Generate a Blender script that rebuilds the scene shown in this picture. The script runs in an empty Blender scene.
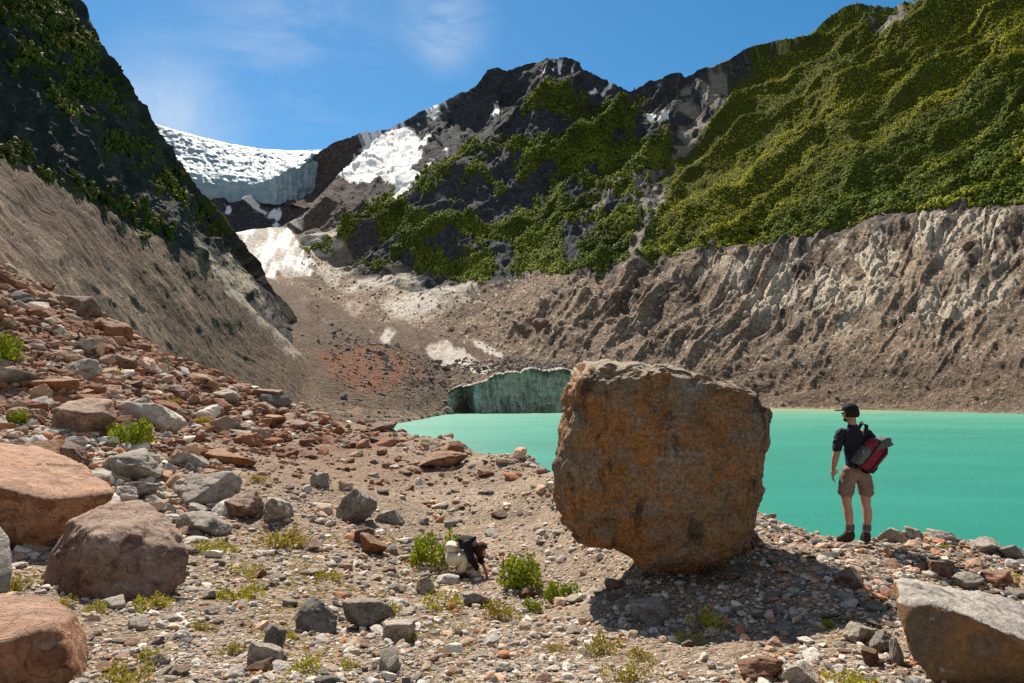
import bpy, bmesh, math, random
import numpy as np
from mathutils import Vector, Matrix

rng = np.random.default_rng(7)
random.seed(7)
scene = bpy.context.scene
COL = scene.collection

# ------------------------------------------------------------------ camera
EYE = 14.0                     # eye height above the lake
F = 683.0                      # focal length in pixels (24 mm on full frame)
HOR = 393.0                    # eye level row
PITCH = math.atan((HOR - 341.5) / F)
SP, CP = math.sin(PITCH), math.cos(PITCH)
cam_data = bpy.data.cameras.new('camera')
cam_data.sensor_width = 36.0
cam_data.lens = 36.0 * F / 1024.0
cam_data.clip_start = 0.1
cam_data.clip_end = 20000
cam = bpy.data.objects.new('camera', cam_data)
cam.location = (0, 0, EYE)
cam.rotation_euler = (math.pi / 2 + PITCH, 0, 0)
COL.objects.link(cam)
scene.camera = cam

def slopes(px, py):
    """x and z per metre of depth for a viewing direction."""
    a = (np.asarray(px, float) - 512.0) / F
    b = (341.5 - np.asarray(py, float)) / F
    yy = CP - b * SP
    return a / yy, (SP + b * CP) / yy

def at(px, py, Y):
    kx, kz = slopes(px, py)
    Y = np.asarray(Y, float)
    return np.stack([kx * Y, Y + 0 * kx, EYE + kz * Y], -1)

def project(P):
    d = P - np.array([0, 0, EYE])
    f = d[..., 1] * CP + d[..., 2] * SP
    u = -d[..., 1] * SP + d[..., 2] * CP
    return 512 + F * d[..., 0] / f, 341.5 - F * u / f

# ------------------------------------------------------------------ noise
def _hash(ix, iy, iz, seed):
    h = (ix.astype(np.uint32) * np.uint32(374761393)) ^ (iy.astype(np.uint32) * np.uint32(668265263)) \
        ^ (iz.astype(np.uint32) * np.uint32(2147483647)) ^ np.uint32((seed * 1274126177) & 0xffffffff)
    h = (h ^ (h >> np.uint32(13))) * np.uint32(1274126177)
    h = (h ^ (h >> np.uint32(16))) * np.uint32(2246822519)
    h = h ^ (h >> np.uint32(13))
    return h.astype(np.float64) / 4294967295.0

def vnoise(p, seed=0):
    p = np.asarray(p, float)
    i = np.floor(p).astype(np.int64)
    f = p - i
    w = f * f * f * (f * (f * 6 - 15) + 10)
    out = 0
    for dx in (0, 1):
        for dy in (0, 1):
            for dz in (0, 1):
                h = _hash(i[..., 0] + dx, i[..., 1] + dy, i[..., 2] + dz, seed)
                k = (w[..., 0] if dx else 1 - w[..., 0]) * (w[..., 1] if dy else 1 - w[..., 1]) * (w[..., 2] if dz else 1 - w[..., 2])
                out = out + h * k
    return out * 2 - 1

def fbm(p, octs=5, lac=2.03, gain=0.5, seed=0):
    p = np.asarray(p, float)
    s, a, n = 0, 1.0, 0
    for o in range(octs):
        s = s + a * vnoise(p + 17.3 * o, seed + o)
        n += a
        p = p * lac
        a *= gain
    return s / n * 1.6

def ridged(p, octs=5, lac=2.05, gain=0.5, seed=0):
    p = np.asarray(p, float)
    s, a, n, w = 0, 1.0, 0, 1.0
    for o in range(octs):
        r = 1 - np.abs(vnoise(p + 9.1 * o, seed + o)) * 1.7
        r = np.clip(r, 0, 1) ** 1.6
        s = s + a * r * w
        w = np.clip(r * 1.4, 0, 1)
        n += a
        p = p * lac
        a *= gain
    return s / n

def worley(p, seed=0):
    """distance to nearest and second nearest cell point, id of the nearest"""
    p = np.asarray(p, float)
    i = np.floor(p).astype(np.int64)
    f1 = np.full(p.shape[:-1], 9.0); f2 = f1.copy(); cid = np.zeros(p.shape[:-1])
    for dx in (-1, 0, 1):
        for dy in (-1, 0, 1):
            for dz in (-1, 0, 1):
                c = i + np.array([dx, dy, dz])
                q = np.stack([c[..., k] + _hash(c[..., 0], c[..., 1], c[..., 2], seed + 31 * k) for k in range(3)], -1)
                d = np.sqrt(((q - p) ** 2).sum(-1))
                idv = _hash(c[..., 0], c[..., 1], c[..., 2], seed + 99)
                near = d < f1
                f2 = np.where(near, f1, np.minimum(f2, d))
                cid = np.where(near, idv, cid)
                f1 = np.where(near, d, f1)
    return f1, f2, cid

def P2(x, y):
    return np.stack([x, y, np.zeros_like(x)], -1)

def sstep(a, b, x):
    t = np.clip((x - a) / (b - a), 0, 1)
    return t * t * (3 - 2 * t)

def poly_sd(px, py, poly):
    """signed distance in px: positive inside the polygon"""
    poly = np.asarray(poly, float)
    inside = np.zeros(px.shape, bool)
    dist = np.full(px.shape, 1e9)
    n = len(poly)
    for k in range(n):
        x0, y0 = poly[k]; x1, y1 = poly[(k + 1) % n]
        c = ((y0 > py) != (y1 > py))
        xi = x0 + (py - y0) * (x1 - x0) / (y1 - y0 + 1e-12)
        inside ^= c & (px < xi)
        ex, ey = x1 - x0, y1 - y0
        t = np.clip(((px - x0) * ex + (py - y0) * ey) / (ex * ex + ey * ey + 1e-9), 0, 1)
        dist = np.minimum(dist, np.hypot(px - x0 - t * ex, py - y0 - t * ey))
    return np.where(inside, dist, -dist)

# ------------------------------------------------------------------ mesh helpers
def tag(o, label=None, cat=None, group=None, kind=None):
    if label: o['label'] = label
    if cat: o['category'] = cat
    if group: o['group'] = group
    if kind: o['kind'] = kind
    return o

def mesh_np(name, V, Fc, mats=(), smooth=True, attrs=None, mat_idx=None):
    """V (n,3), Fc (m,k) with k = 3 or 4"""
    me = bpy.data.meshes.new(name)
    V = np.asarray(V, np.float32); Fc = np.asarray(Fc, np.int32)
    m, k = Fc.shape
    me.vertices.add(len(V)); me.vertices.foreach_set('co', V.ravel())
    me.loops.add(m * k); me.loops.foreach_set('vertex_index', Fc.ravel())
    me.polygons.add(m)
    me.polygons.foreach_set('loop_start', np.arange(0, m * k, k, dtype=np.int32))
    me.polygons.foreach_set('loop_total', np.full(m, k, np.int32))
    if mat_idx is not None:
        me.polygons.foreach_set('material_index', np.asarray(mat_idx, np.int32))
    me.update(calc_edges=True)
    me.polygons.foreach_set('use_smooth', np.full(m, bool(smooth)))
    for an, av in (attrs or {}).items():
        av = np.asarray(av, np.float32)
        if av.ndim == 1:
            at_ = me.attributes.new(an, 'FLOAT', 'POINT'); at_.data.foreach_set('value', av)
        else:
            at_ = me.attributes.new(an, 'FLOAT_COLOR', 'POINT')
            at_.data.foreach_set('color', np.concatenate([av, np.ones((len(av), 1), np.float32)], 1).ravel())
    for mt in mats: me.materials.append(mt)
    return me

def link(name, me, parent=None, loc=(0, 0, 0)):
    o = bpy.data.objects.new(name, me)
    o.location = loc
    if parent is not None: o.parent = parent
    COL.objects.link(o)
    return o

def empty(name, loc=(0, 0, 0), rz=0.0):
    o = bpy.data.objects.new(name, None)
    o.location = loc; o.rotation_euler = (0, 0, rz)
    o.empty_display_size = 0.2
    COL.objects.link(o)
    return o

def grid_faces(nr, nc):
    i = np.arange(nr - 1)[:, None] * nc + np.arange(nc - 1)[None, :]
    return np.stack([i, i + 1, i + nc + 1, i + nc], -1).reshape(-1, 4)

_ico = {}
def ico(sub):
    if sub not in _ico:
        bm = bmesh.new()
        bmesh.ops.create_icosphere(bm, subdivisions=sub, radius=1.0)
        V = np.array([v.co[:] for v in bm.verts]); Fc = np.array([[v.index for v in f.verts] for f in bm.faces])
        bm.free()
        _ico[sub] = (V / np.linalg.norm(V, axis=1, keepdims=True), Fc)
    V, Fc = _ico[sub]
    return V.copy(), Fc.copy()

def rand_rot(n, r=rng, upright=False):
    if upright:
        a = r.uniform(0, 2 * np.pi, n); c, s, z = np.cos(a), np.sin(a), np.zeros(n)
        return np.stack([np.stack([c, -s, z], -1), np.stack([s, c, z], -1), np.stack([z, z, z + 1], -1)], 1)
    q = r.normal(size=(n, 4)); q /= np.linalg.norm(q, axis=1, keepdims=True)
    w, x, y, z = q.T
    return np.stack([np.stack([1 - 2 * (y * y + z * z), 2 * (x * y - z * w), 2 * (x * z + y * w)], -1),
                     np.stack([2 * (x * y + z * w), 1 - 2 * (x * x + z * z), 2 * (y * z - x * w)], -1),
                     np.stack([2 * (x * z - y * w), 2 * (y * z + x * w), 1 - 2 * (x * x + y * y)], -1)], 1)

def scatter_mesh(name, variants, pos, rot, scl, mats, cols=None, smooth=False, attr='col', soft=False):
    """many small pieces of ground cover as one mesh"""
    Vs, Fs, Cs, Ns, off = [], [], [], [], 0
    vi = rng.integers(0, len(variants), len(pos))
    for k, var in enumerate(variants):
        v, f = var[0], var[1]
        sel = np.where(vi == k)[0]
        if not len(sel): continue
        W = np.einsum('nij,nvj->nvi', rot[sel], v[None] * scl[sel][:, None, :]) + pos[sel][:, None, :]
        nv = len(v)
        Fs.append((f[None] + (np.arange(len(sel)) * nv)[:, None, None] + off).reshape(-1, f.shape[1]))
        Vs.append(W.reshape(-1, 3))
        if cols is not None:
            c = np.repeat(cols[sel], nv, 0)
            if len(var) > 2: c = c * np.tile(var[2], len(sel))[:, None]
            Cs.append(c)
        if soft is not False:
            q = np.einsum('nij,vj->nvi', rot[sel], var[3]) + 0.85 * soft[sel][:, None, :]; Ns.append((q / np.linalg.norm(q, axis=-1, keepdims=True)).reshape(-1, 3))
        off += len(sel) * nv
    ad = {attr: np.concatenate(Cs)} if cols is not None else {}
    if soft is not False: ad['lean'] = np.concatenate(Ns)
    me = mesh_np(name, np.concatenate(Vs), np.concatenate(Fs), mats, smooth, ad)
    return link(name, me)

# ------------------------------------------------------------------ materials
class NT:
    def __init__(s, name):
        s.mat = bpy.data.materials.new(name); s.mat.use_nodes = True
        s.t = s.mat.node_tree; s.n = s.t.nodes; s.bsdf = s.n['Principled BSDF']
    def new(s, typ, **kw):
        nd = s.n.new(typ)
        for k, v in kw.items():
            if k.startswith('in_'):
                key = k[3:]
                key = int(key) if key.isdigit() else key.replace('_', ' ')
                s.set(nd.inputs[key], v)
            else: setattr(nd, k, v)
        return nd
    def set(s, inp, v):
        if isinstance(v, bpy.types.NodeSocket): s.t.links.new(v, inp)
        elif isinstance(v, (tuple, list)) and len(v) == 3 and inp.type == 'RGBA': inp.default_value = (*v, 1)
        else: inp.default_value = v
    def coord(s, kind='Object'): return s.new('ShaderNodeTexCoord').outputs[kind]
    def scaled(s, vec, sc):
        m = s.new('ShaderNodeMapping'); s.set(m.inputs['Vector'], vec); m.inputs['Scale'].default_value = sc if isinstance(sc, tuple) else (sc,) * 3
        return m.outputs[0]
    def noise(s, vec, scale, detail=6, rough=0.55, dist=0.0, out='Fac'):
        nd = s.new('ShaderNodeTexNoise'); s.set(nd.inputs['Vector'], vec)
        nd.inputs['Scale'].default_value = scale; nd.inputs['Detail'].default_value = detail
        nd.inputs['Roughness'].default_value = rough; nd.inputs['Distortion'].default_value = dist
        return nd.outputs[out]
    def voro(s, vec, scale, feature='F1', out='Distance', rnd=1.0):
        nd = s.new('ShaderNodeTexVoronoi', feature=feature); s.set(nd.inputs['Vector'], vec)
        nd.inputs['Scale'].default_value = scale; nd.inputs['Randomness'].default_value = rnd
        return nd.outputs[out]
    def ramp(s, fac, stops, interp='LINEAR'):
        nd = s.new('ShaderNodeValToRGB'); cr = nd.color_ramp; cr.interpolation = interp
        while len(cr.elements) < len(stops): cr.elements.new(0.5)
        for e, (p, c) in zip(cr.elements, stops):
            e.position = p; e.color = (*c, 1) if isinstance(c, (tuple, list)) else (c, c, c, 1)
        s.set(nd.inputs[0], fac)
        return nd.outputs[0]
    def mix(s, fac, a, b, mode='MIX'):
        nd = s.new('ShaderNodeMix', data_type='RGBA', blend_type=mode)
        s.set(nd.inputs[0], fac); s.set(nd.inputs[6], a); s.set(nd.inputs[7], b)
        return nd.outputs[2]
    def math(s, op, a, b=0.5, c=None):
        nd = s.new('ShaderNodeMath', operation=op); s.set(nd.inputs[0], a); s.set(nd.inputs[1], b)
        if c is not None: s.set(nd.inputs[2], c)
        return nd.outputs[0]
    def attr(s, name, out='Fac'): return s.new('ShaderNodeAttribute', attribute_name=name).outputs[out]
    def bump(s, h, strength=0.5, dist=0.1, prev=None):
        nd = s.new('ShaderNodeBump'); s.set(nd.inputs['Height'], h)
        nd.inputs['Strength'].default_value = strength; nd.inputs['Distance'].default_value = dist
        if prev is not None: s.set(nd.inputs['Normal'], prev)
        return nd.outputs[0]
    def done(s, color, rough=0.9, normal=None, spec=0.2):
        b = s.bsdf
        s.set(b.inputs['Base Color'], color); s.set(b.inputs['Roughness'], rough)
        b.inputs['Specular IOR Level'].default_value = spec
        if normal is not None: s.set(b.inputs['Normal'], normal)
        return s.mat

def rock_mat(name, c1, c2, c3, sc=1.0, bump=0.06, vary=0.25, cover=0.5, streak=1.0):
    """weathered stone: two main tones, a third in patches, specks, cracks"""
    n = NT(name); v = n.coord()
    oi = n.new('ShaderNodeObjectInfo')
    add = n.new('ShaderNodeVectorMath', operation='MULTIPLY_ADD')
    n.set(add.inputs[0], oi.outputs['Random']); add.inputs[1].default_value = (37, 19, 53); n.set(add.inputs[2], v)
    v = add.outputs[0]
    big = n.noise(v, 1.6 * sc, 5, 0.6, 0.6)
    mid = n.noise(n.scaled(v, (1, 1, streak)), 6 * sc, 8, 0.7, 0.3)
    fine = n.noise(v, 34 * sc, 5, 0.7)
    patch = n.noise(v, 3.1 * sc, 6, 0.62, 0.9)
    col = n.mix(n.ramp(big, [(0.38, 0.0), (0.62, 1.0)]), c1, c2)
    col = n.mix(n.ramp(patch, [(cover - 0.02, 0.0), (cover + 0.1, 0.85)]), col, c3)
    col = n.mix(1.0, col, n.ramp(mid, [(0.25, 0.55), (0.5, 1.0), (0.75, 1.3)]), 'MULTIPLY')
    col = n.mix(0.55, col, n.ramp(fine, [(0.3, 0.6), (0.5, 1.0), (0.72, 1.35)]), 'MULTIPLY')
    crack = n.voro(n.noise(v, 2.0 * sc, 3, 0.5, 0, 'Color'), 5.0, 'DISTANCE_TO_EDGE')
    col = n.mix(n.math('MULTIPLY', n.ramp(crack, [(0.0, 0.7), (0.02, 0.0)]), n.ramp(patch, [(0.45, 0.0), (0.6, 1.0)])), col, (0.03, 0.025, 0.02))
    gz = n.new('ShaderNodeSeparateXYZ', in_0=n.new('ShaderNodeNewGeometry').outputs['Normal'])
    lit_dust = n.ramp(n.math('ADD', gz.outputs[2], n.math('MULTIPLY', n.math('SUBTRACT', mid, 0.5), 1.2)), [(0.45, 0.0), (0.8, 0.4)])
    col = n.mix(lit_dust, col, tuple(0.5 * q + 0.5 * k for q, k in zip(c2, (0.5, 0.45, 0.38))))      # dusty, lichened tone that also paints sunlight onto upper faces
    hsv = n.new('ShaderNodeHueSaturation'); n.set(hsv.inputs['Color'], col); hsv.inputs['Saturation'].default_value = 1.05
    n.set(hsv.inputs['Value'], n.math('MULTIPLY_ADD', oi.outputs['Random'], vary * 2, 1 - vary))
    h = n.math('ADD', n.math('MULTIPLY', mid, 1.0), n.math('MULTIPLY', fine, 0.3))
    h = n.math('ADD', h, n.ramp(crack, [(0.0, 0.0), (0.03, 0.2)]))
    return n.done(hsv.outputs[0], 0.92, n.bump(h, 0.9, bump / sc), 0.15)

R_GREY = rock_mat('grey stone', (0.3, 0.268, 0.228), (0.41, 0.37, 0.315), (0.2, 0.17, 0.138))
R_PALE = rock_mat('pale stone', (0.52, 0.46, 0.38), (0.42, 0.37, 0.31), (0.3, 0.25, 0.2))
R_DARK = rock_mat('dark stone', (0.14, 0.125, 0.11), (0.22, 0.195, 0.17), (0.3, 0.265, 0.225))
R_BROWN = rock_mat('brown stone', (0.2, 0.12, 0.085), (0.28, 0.19, 0.145), (0.12, 0.068, 0.048))
R_RUST = rock_mat('rusty stone', (0.31, 0.13, 0.055), (0.25, 0.15, 0.09), (0.16, 0.065, 0.035))
R_PINK = rock_mat('pinkish stone', (0.33, 0.155, 0.08), (0.36, 0.215, 0.14), (0.17, 0.075, 0.042), cover=0.47)
RMATS = {'grey': R_GREY, 'pale': R_PALE, 'dark': R_DARK, 'brown': R_BROWN, 'rust': R_RUST, 'pink': R_PINK}

# ------------------------------------------------------------------ light and sky
SUN_AZ, SUN_EL = math.radians(-22), math.radians(50)
S = Vector((math.sin(SUN_AZ) * math.cos(SUN_EL), math.cos(SUN_AZ) * math.cos(SUN_EL), math.sin(SUN_EL)))
sd = bpy.data.lights.new('sun', 'SUN'); sd.energy = 5.0; sd.angle = math.radians(0.53); sd.color = (1.0, 0.9, 0.77)
sun = bpy.data.objects.new('sun', sd); sun.rotation_euler = S.to_track_quat('Z', 'Y').to_euler(); COL.objects.link(sun)
w = bpy.data.worlds.new('World'); scene.world = w; w.use_nodes = True
wt = w.node_tree; bg = wt.nodes['Background']; bg.inputs['Strength'].default_value = 0.058
sky = wt.nodes.new('ShaderNodeTexSky'); sky.sky_type = 'NISHITA'; sky.sun_disc = False
sky.sun_elevation = SUN_EL; sky.sun_rotation = SUN_AZ; sky.altitude = 900; sky.air_density = 1.0; sky.dust_density = 0.3; sky.ozone_density = 2.2
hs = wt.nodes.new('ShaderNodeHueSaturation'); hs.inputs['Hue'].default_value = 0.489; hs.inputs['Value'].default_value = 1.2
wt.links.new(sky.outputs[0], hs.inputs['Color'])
# clear deep blue ahead, up the valley; unseen sky behind greyed on purpose for neutral fill light
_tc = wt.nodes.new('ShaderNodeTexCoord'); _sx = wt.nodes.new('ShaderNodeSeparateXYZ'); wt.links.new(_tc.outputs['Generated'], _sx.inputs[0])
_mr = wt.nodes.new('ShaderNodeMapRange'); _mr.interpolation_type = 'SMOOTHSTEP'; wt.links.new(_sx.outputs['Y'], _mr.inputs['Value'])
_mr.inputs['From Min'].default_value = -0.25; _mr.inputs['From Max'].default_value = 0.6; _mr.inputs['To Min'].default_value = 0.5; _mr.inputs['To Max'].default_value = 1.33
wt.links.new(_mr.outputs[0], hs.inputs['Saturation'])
# thin high cloud: wisps in a few directions of the sky
tc = wt.nodes.new('ShaderNodeTexCoord')
def wisp(px, py, rad, stretch, rot, scale, lo, hi, amount, prev):
    kx, kz = slopes(px, py); d = Vector((float(kx), 1.0, float(kz))).normalized()
    dp = wt.nodes.new('ShaderNodeVectorMath'); dp.operation = 'DISTANCE'; dp.inputs[1].default_value = d
    wt.links.new(tc.outputs['Generated'], dp.inputs[0])
    fall = wt.nodes.new('ShaderNodeMapRange'); fall.interpolation_type = 'SMOOTHSTEP'
    fall.inputs['From Min'].default_value = rad; fall.inputs['From Max'].default_value = 0.0
    wt.links.new(dp.outputs['Value'], fall.inputs['Value'])
    mp = wt.nodes.new('ShaderNodeMapping'); mp.inputs['Rotation'].default_value = (0, rot, 0); mp.inputs['Scale'].default_value = stretch
    wt.links.new(tc.outputs['Generated'], mp.inputs['Vector'])
    ns = wt.nodes.new('ShaderNodeTexNoise'); ns.inputs['Scale'].default_value = scale; ns.inputs['Detail'].default_value = 9; ns.inputs['Roughness'].default_value = 0.6; ns.inputs['Distortion'].default_value = 0.6
    wt.links.new(mp.outputs[0], ns.inputs['Vector'])
    mr = wt.nodes.new('ShaderNodeMapRange'); mr.inputs['From Min'].default_value = lo; mr.inputs['From Max'].default_value = hi; mr.inputs['To Max'].default_value = amount
    wt.links.new(ns.outputs[0], mr.inputs['Value'])
    ml = wt.nodes.new('ShaderNodeMath'); ml.operation = 'MULTIPLY'
    wt.links.new(mr.outputs[0], ml.inputs[0]); wt.links.new(fall.outputs[0], ml.inputs[1])
    mx = wt.nodes.new('ShaderNodeMix'); mx.data_type = 'RGBA'; mx.inputs[7].default_value = (9.0, 9.3, 9.6, 1)
    wt.links.new(ml.outputs[0], mx.inputs[0]); wt.links.new(prev, mx.inputs[6])
    return mx.outputs[2]
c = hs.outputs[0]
c = wisp(446, 22, 0.085, (1.0, 1, 2.2), 0.5, 7, 0.36, 0.72, 0.62, c)
c = wisp(275, 25, 0.2, (1.0, 1, 2.6), -0.5, 5, 0.46, 0.9, 0.4, c)
c = wisp(300, 75, 0.17, (1.0, 1, 3), 0.3, 6, 0.5, 0.9, 0.2, c)
c = wisp(165, 122, 0.13, (1.0, 1, 2), 0.5, 5, 0.3, 0.7, 0.6, c)
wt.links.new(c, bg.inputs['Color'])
vs = scene.view_settings; vs.view_transform = 'Standard'; vs.look = 'None'; vs.gamma = 1.0; vs.exposure = 0.82; vs.use_curve_mapping = False
scene.render.engine = 'CYCLES'
scene.cycles.max_bounces = 6; scene.cycles.diffuse_bounces = 3; scene.cycles.glossy_bounces = 2
scene.cycles.use_denoising = False
# ------------------------------------------------------------------ terrain sheets
def gauss(A, s, axis=0):
    if s <= 0: return A
    r = int(3 * s); k = np.exp(-0.5 * (np.arange(-r, r + 1) / s) ** 2); k /= k.sum()
    pad = [(0, 0)] * A.ndim; pad[axis] = (r, r)
    B = np.pad(A, pad, mode='edge'); out = 0
    n = A.shape[axis]
    for i, w_ in enumerate(k):
        out = out + w_ * np.take(B, np.arange(i, i + n), axis=axis)
    return out

def rail_sheet(rails, cols, rows, smooth_r=3.0, smooth_c=4.0):
    """each rail: list of (px, py, depth). Returns base grid (nr,nc,3), rail parameter per row"""
    Ps = []
    for r in rails:
        r = sorted(r); x = [q[0] for q in r]
        py = gauss(np.interp(cols, x, [q[1] for q in r]), smooth_c); Y = gauss(np.exp(np.interp(cols, x, [math.log(q[2]) for q in r])), smooth_c)
        Ps.append(at(cols, py, Y))
    out, tt = [], []
    for k in range(len(Ps) - 1):
        n = rows[k]
        for j in range(n + (1 if k == len(Ps) - 2 else 0)):
            t = j / n
            out.append(Ps[k] * (1 - t) + Ps[k + 1] * t); tt.append(k + t)
    B = np.array(out)
    B = gauss(B, smooth_r, 0)
    return B, np.array(tt)

def grid_normals(B):
    du = np.gradient(B, axis=1); dv = np.gradient(B, axis=0)
    n = np.cross(du, dv); n /= np.linalg.norm(n, axis=-1, keepdims=True) + 1e-12
    s = np.sign((n * (np.array([0, 0, EYE]) - B)).sum(-1, keepdims=True)); s[s == 0] = 1
    return n * s

# ---- the far side: valley floor, moraine wall, head of the valley, right mountain
SKY = [(100,184),(150,184),(200,186),(250,187),(265,186),(280,182),(292,176),(306,169),(322,159),(341,147),(366,137),(391,128),(410,121),(431,108),(444,106),(462,98),(481,90),(486,76),(492,70),(501,69),(508,74),(520,68),(534,62),(545,58),(556,57),(574,63),(592,75),(608,85),(628,92),(638,90),(643,86),(655,81),(668,78),(683,81),(703,70),(733,63),(752,55),(770,47),(795,44),(812,40),(820,30),(830,20),(850,8),(865,6),(880,8),(893,10),(917,0),(940,-8),(1024,-45),(1180,-110)]
SKYY = [(100,2480),(260,2560),(330,2680),(420,2650),(450,2150),(490,1950),(556,1950),(640,1900),(690,1850),(760,1750),(830,1600),(917,1450),(1024,1350),(1180,1250)]
def sky_rail(dpy=0, fy=1.0, add=0):
    xs = [p[0] for p in SKYY]; ys = [p[1] for p in SKYY]
    return [(x, y + dpy, float(np.interp(x, xs, ys)) * fy + add) for x, y in SKY]
SHORE = [(100,430,225),(200,430,228),(300,428,262),(380,424.5,300),(400,423,318),(420,419.5,360),(446,414,450),(452,401,482),(462,388,492),(480,381,503),(510,373,515),(533,369,522),(562,371,532),(580,373,545),(598,398,600),(616,408,637),(700,407.5,650),(760,408,637),(830,409,600),(900,410.5,546),(960,412,505),(1024,413.5,466),(1100,415.5,425),(1200,418,380)]
UNDER = [(x, None, (Y - (6 if 450 <= x <= 590 else 40))) for x, py, Y in SHORE]
UNDER = [(x, HOR + (EYE + 8) * F / Y, Y) for x, _, Y in UNDER]
FOOT = [(100,300,1450),(200,292,1550),(240,280,1700),(270,277,1700),(300,283,1550),(340,303,1300),(380,318,1150),(420,325,1050),(450,332,980),(500,348,860),(540,356,790),(580,362,745),(620,364,735),(690,361,730),(760,356,720),(830,353,680),(900,353,622),(960,353,580),(1024,352,540),(1100,353,495),(1200,356,445)]
TOP = [(100,230,2200),(200,228,2200),(240,226,2200),(285,222,2200),(310,248,1800),(340,268,1550),(380,285,1420),(420,287,1320),(450,283,1240),(480,278,1170),(500,271,1110),(530,263,1060),(560,260,1010),(620,256,980),(690,244,960),(760,233,930),(830,222,890),(900,206,840),(960,200,800),(1024,195,760),(1100,190,710),(1200,185,660)]
MID = [(100,190,2350),(200,188,2350),(240,190,2350),(285,184,2350),(310,195,2150),(340,195,1850),(400,195,1760),(440,188,1560),(500,165,1480),(560,155,1490),(620,165,1480),(690,160,1480),(760,140,1400),(830,118,1280),(917,100,1180),(1024,75,1080),(1200,40,980)]
cols = np.arange(118, 1176, 1.0)
B, T = rail_sheet([UNDER, SHORE, FOOT, TOP, MID, sky_rail(), sky_rail(8, 1.05), sky_rail(50, 1.3)], cols, [8, 70, 120, 110, 130, 30, 6], 2.5, 2.5)
U, Vv = project(B); N = grid_normals(B); D = B[..., 1] / F          # metres per pixel at that distance
Tg = np.broadcast_to(T[:, None], U.shape)
g = 0.567 * U + 0.825 * Vv; a_ = -0.825 * U + 0.567 * Vv           # across / along the gullies
upper = sstep(2.85, 3.15, Tg)
mor = sstep(1.05, 1.7, Tg) * (1 - sstep(2.85, 3.1, Tg)) * sstep(380, 520, U)
low = sstep(1.0, 1.06, Tg) * (1 - upper)
center = (1 - sstep(640, 740, U)) * sstep(300, 360, U)
wl = fbm(P2(U / 90, Vv / 90), 3, seed=3) * 14
disp = np.zeros_like(U)
cone_zone = 1 - sstep(330, 450, U)
# large ribs of the upper slopes, running down to the left
rib = ridged(P2((g + wl) / 52, a_ / 300), 4, seed=11) - 0.5
disp += upper * rib * (27 - 9 * center) * (1 - .2 * cone_zone)
disp += upper * (1 - center) * (ridged(P2((g + wl * .7) / 24, a_ / 170), 3, seed=16) - .5) * 15
disp += upper * (ridged(P2((g + wl * 1.4) / 17, a_ / 60), 4, seed=14) - 0.5) * 6
disp += upper * fbm(P2(U / 30, Vv / 22), 5, seed=21) * 6.0 * (1 - .6 * cone_zone)
hv = worley(P2((g + wl * .6) / 7, a_ / 15), 6); disp += upper * sstep(250, 330, U) * ((hv[2] - .5) * 3.2 + (ridged(P2(g / 6, a_ / 16), 4, seed=18) - .5) * 3.0) * (.35 + .65 * center)
f1, f2, cid = worley(P2((g + wl) / 22, a_ / 48), 5)
disp += upper * center * (cid - 0.5) * 5
disp += upper * center * (ridged(P2((0.85 * U + 0.5 * Vv) / 26, (-0.5 * U + 0.85 * Vv) / 80), 4, seed=77) - .5) * 9
# gullies of the eroded moraine wall, steep and close
g2 = 0.84 * U + 0.54 * Vv; a2 = -0.54 * U + 0.84 * Vv
gul = ridged(P2((g2 + wl * 1.6) / 40, a2 / 130), 4, seed=31)
gul2 = ridged(P2((g2 + wl * 2.2) / 11, a2 / 45), 3, seed=37)
mtop = sstep(1.75, 2.35, Tg)
disp += mor * mtop * ((gul - 0.5) * 19 * sstep(-.5, .2, fbm(P2(U / 70, Vv / 50), 3, seed=33)) * (1 - .4 * sstep(740, 820, U)) + (gul2 - 0.5) * 3)
gul3 = ridged(P2((g2 + wl * .5) / 10, a2 / 240), 3, seed=47)
disp += mor * (gul3 - .5) * 3.6 + mor * (gul2 - 0.5) * 1.0 + mor * fbm(P2(U / 16, Vv / 16), 5, seed=39) * 2.4 + low * fbm(P2(U / 14, Vv / 8), 5, seed=41) * 1.5
disp += low * (1 - sstep(1.6, 2.0, Tg)) * fbm(P2(U / 30, Vv / 9), 5, seed=44) * 4.0
# blocky pale bedrock laid bare in the wall
BED = [[(725,262),(760,248),(800,238),(850,234),(885,228),(905,240),(900,268),(880,300),(862,325),(835,338),(818,318),(800,312),(760,318),(742,300),(725,280)],
       [(905,205),(990,200),(1040,205),(1040,262),(1000,268),(940,262),(905,240)],
       [(915,285),(960,276),(1000,272),(1040,270),(1040,302),(985,302),(955,330),(930,332),(912,310)],
       [(683,248),(720,240),(735,262),(700,275)]]
bed = np.zeros_like(U)
for pl in BED: bed = np.maximum(bed, sstep(-10, 14, poly_sd(U, Vv, pl)))
bf1, bf2, bid = worley(P2(g2 / 15 + wl / 25, a2 / 27), 8)
cf1, cf2, cid2 = worley(P2(g2 / 5 + wl / 30, a2 / 8), 9)
bedn = bed * sstep(0.0, 0.3, fbm(P2(g2 / 14, a2 / 24), 4, seed=51) * .7 + bed * 0.3 + (bid - 0.5) * 1.1)
disp += bedn * ((bid - 0.5) * 3.6 + (cid2 - 0.5) * 1.5 - 3.5 * (1 - sstep(.02, .16, bf2 - bf1)) - 1.5 * (1 - sstep(.02, .14, cf2 - cf1))) * .9
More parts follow.
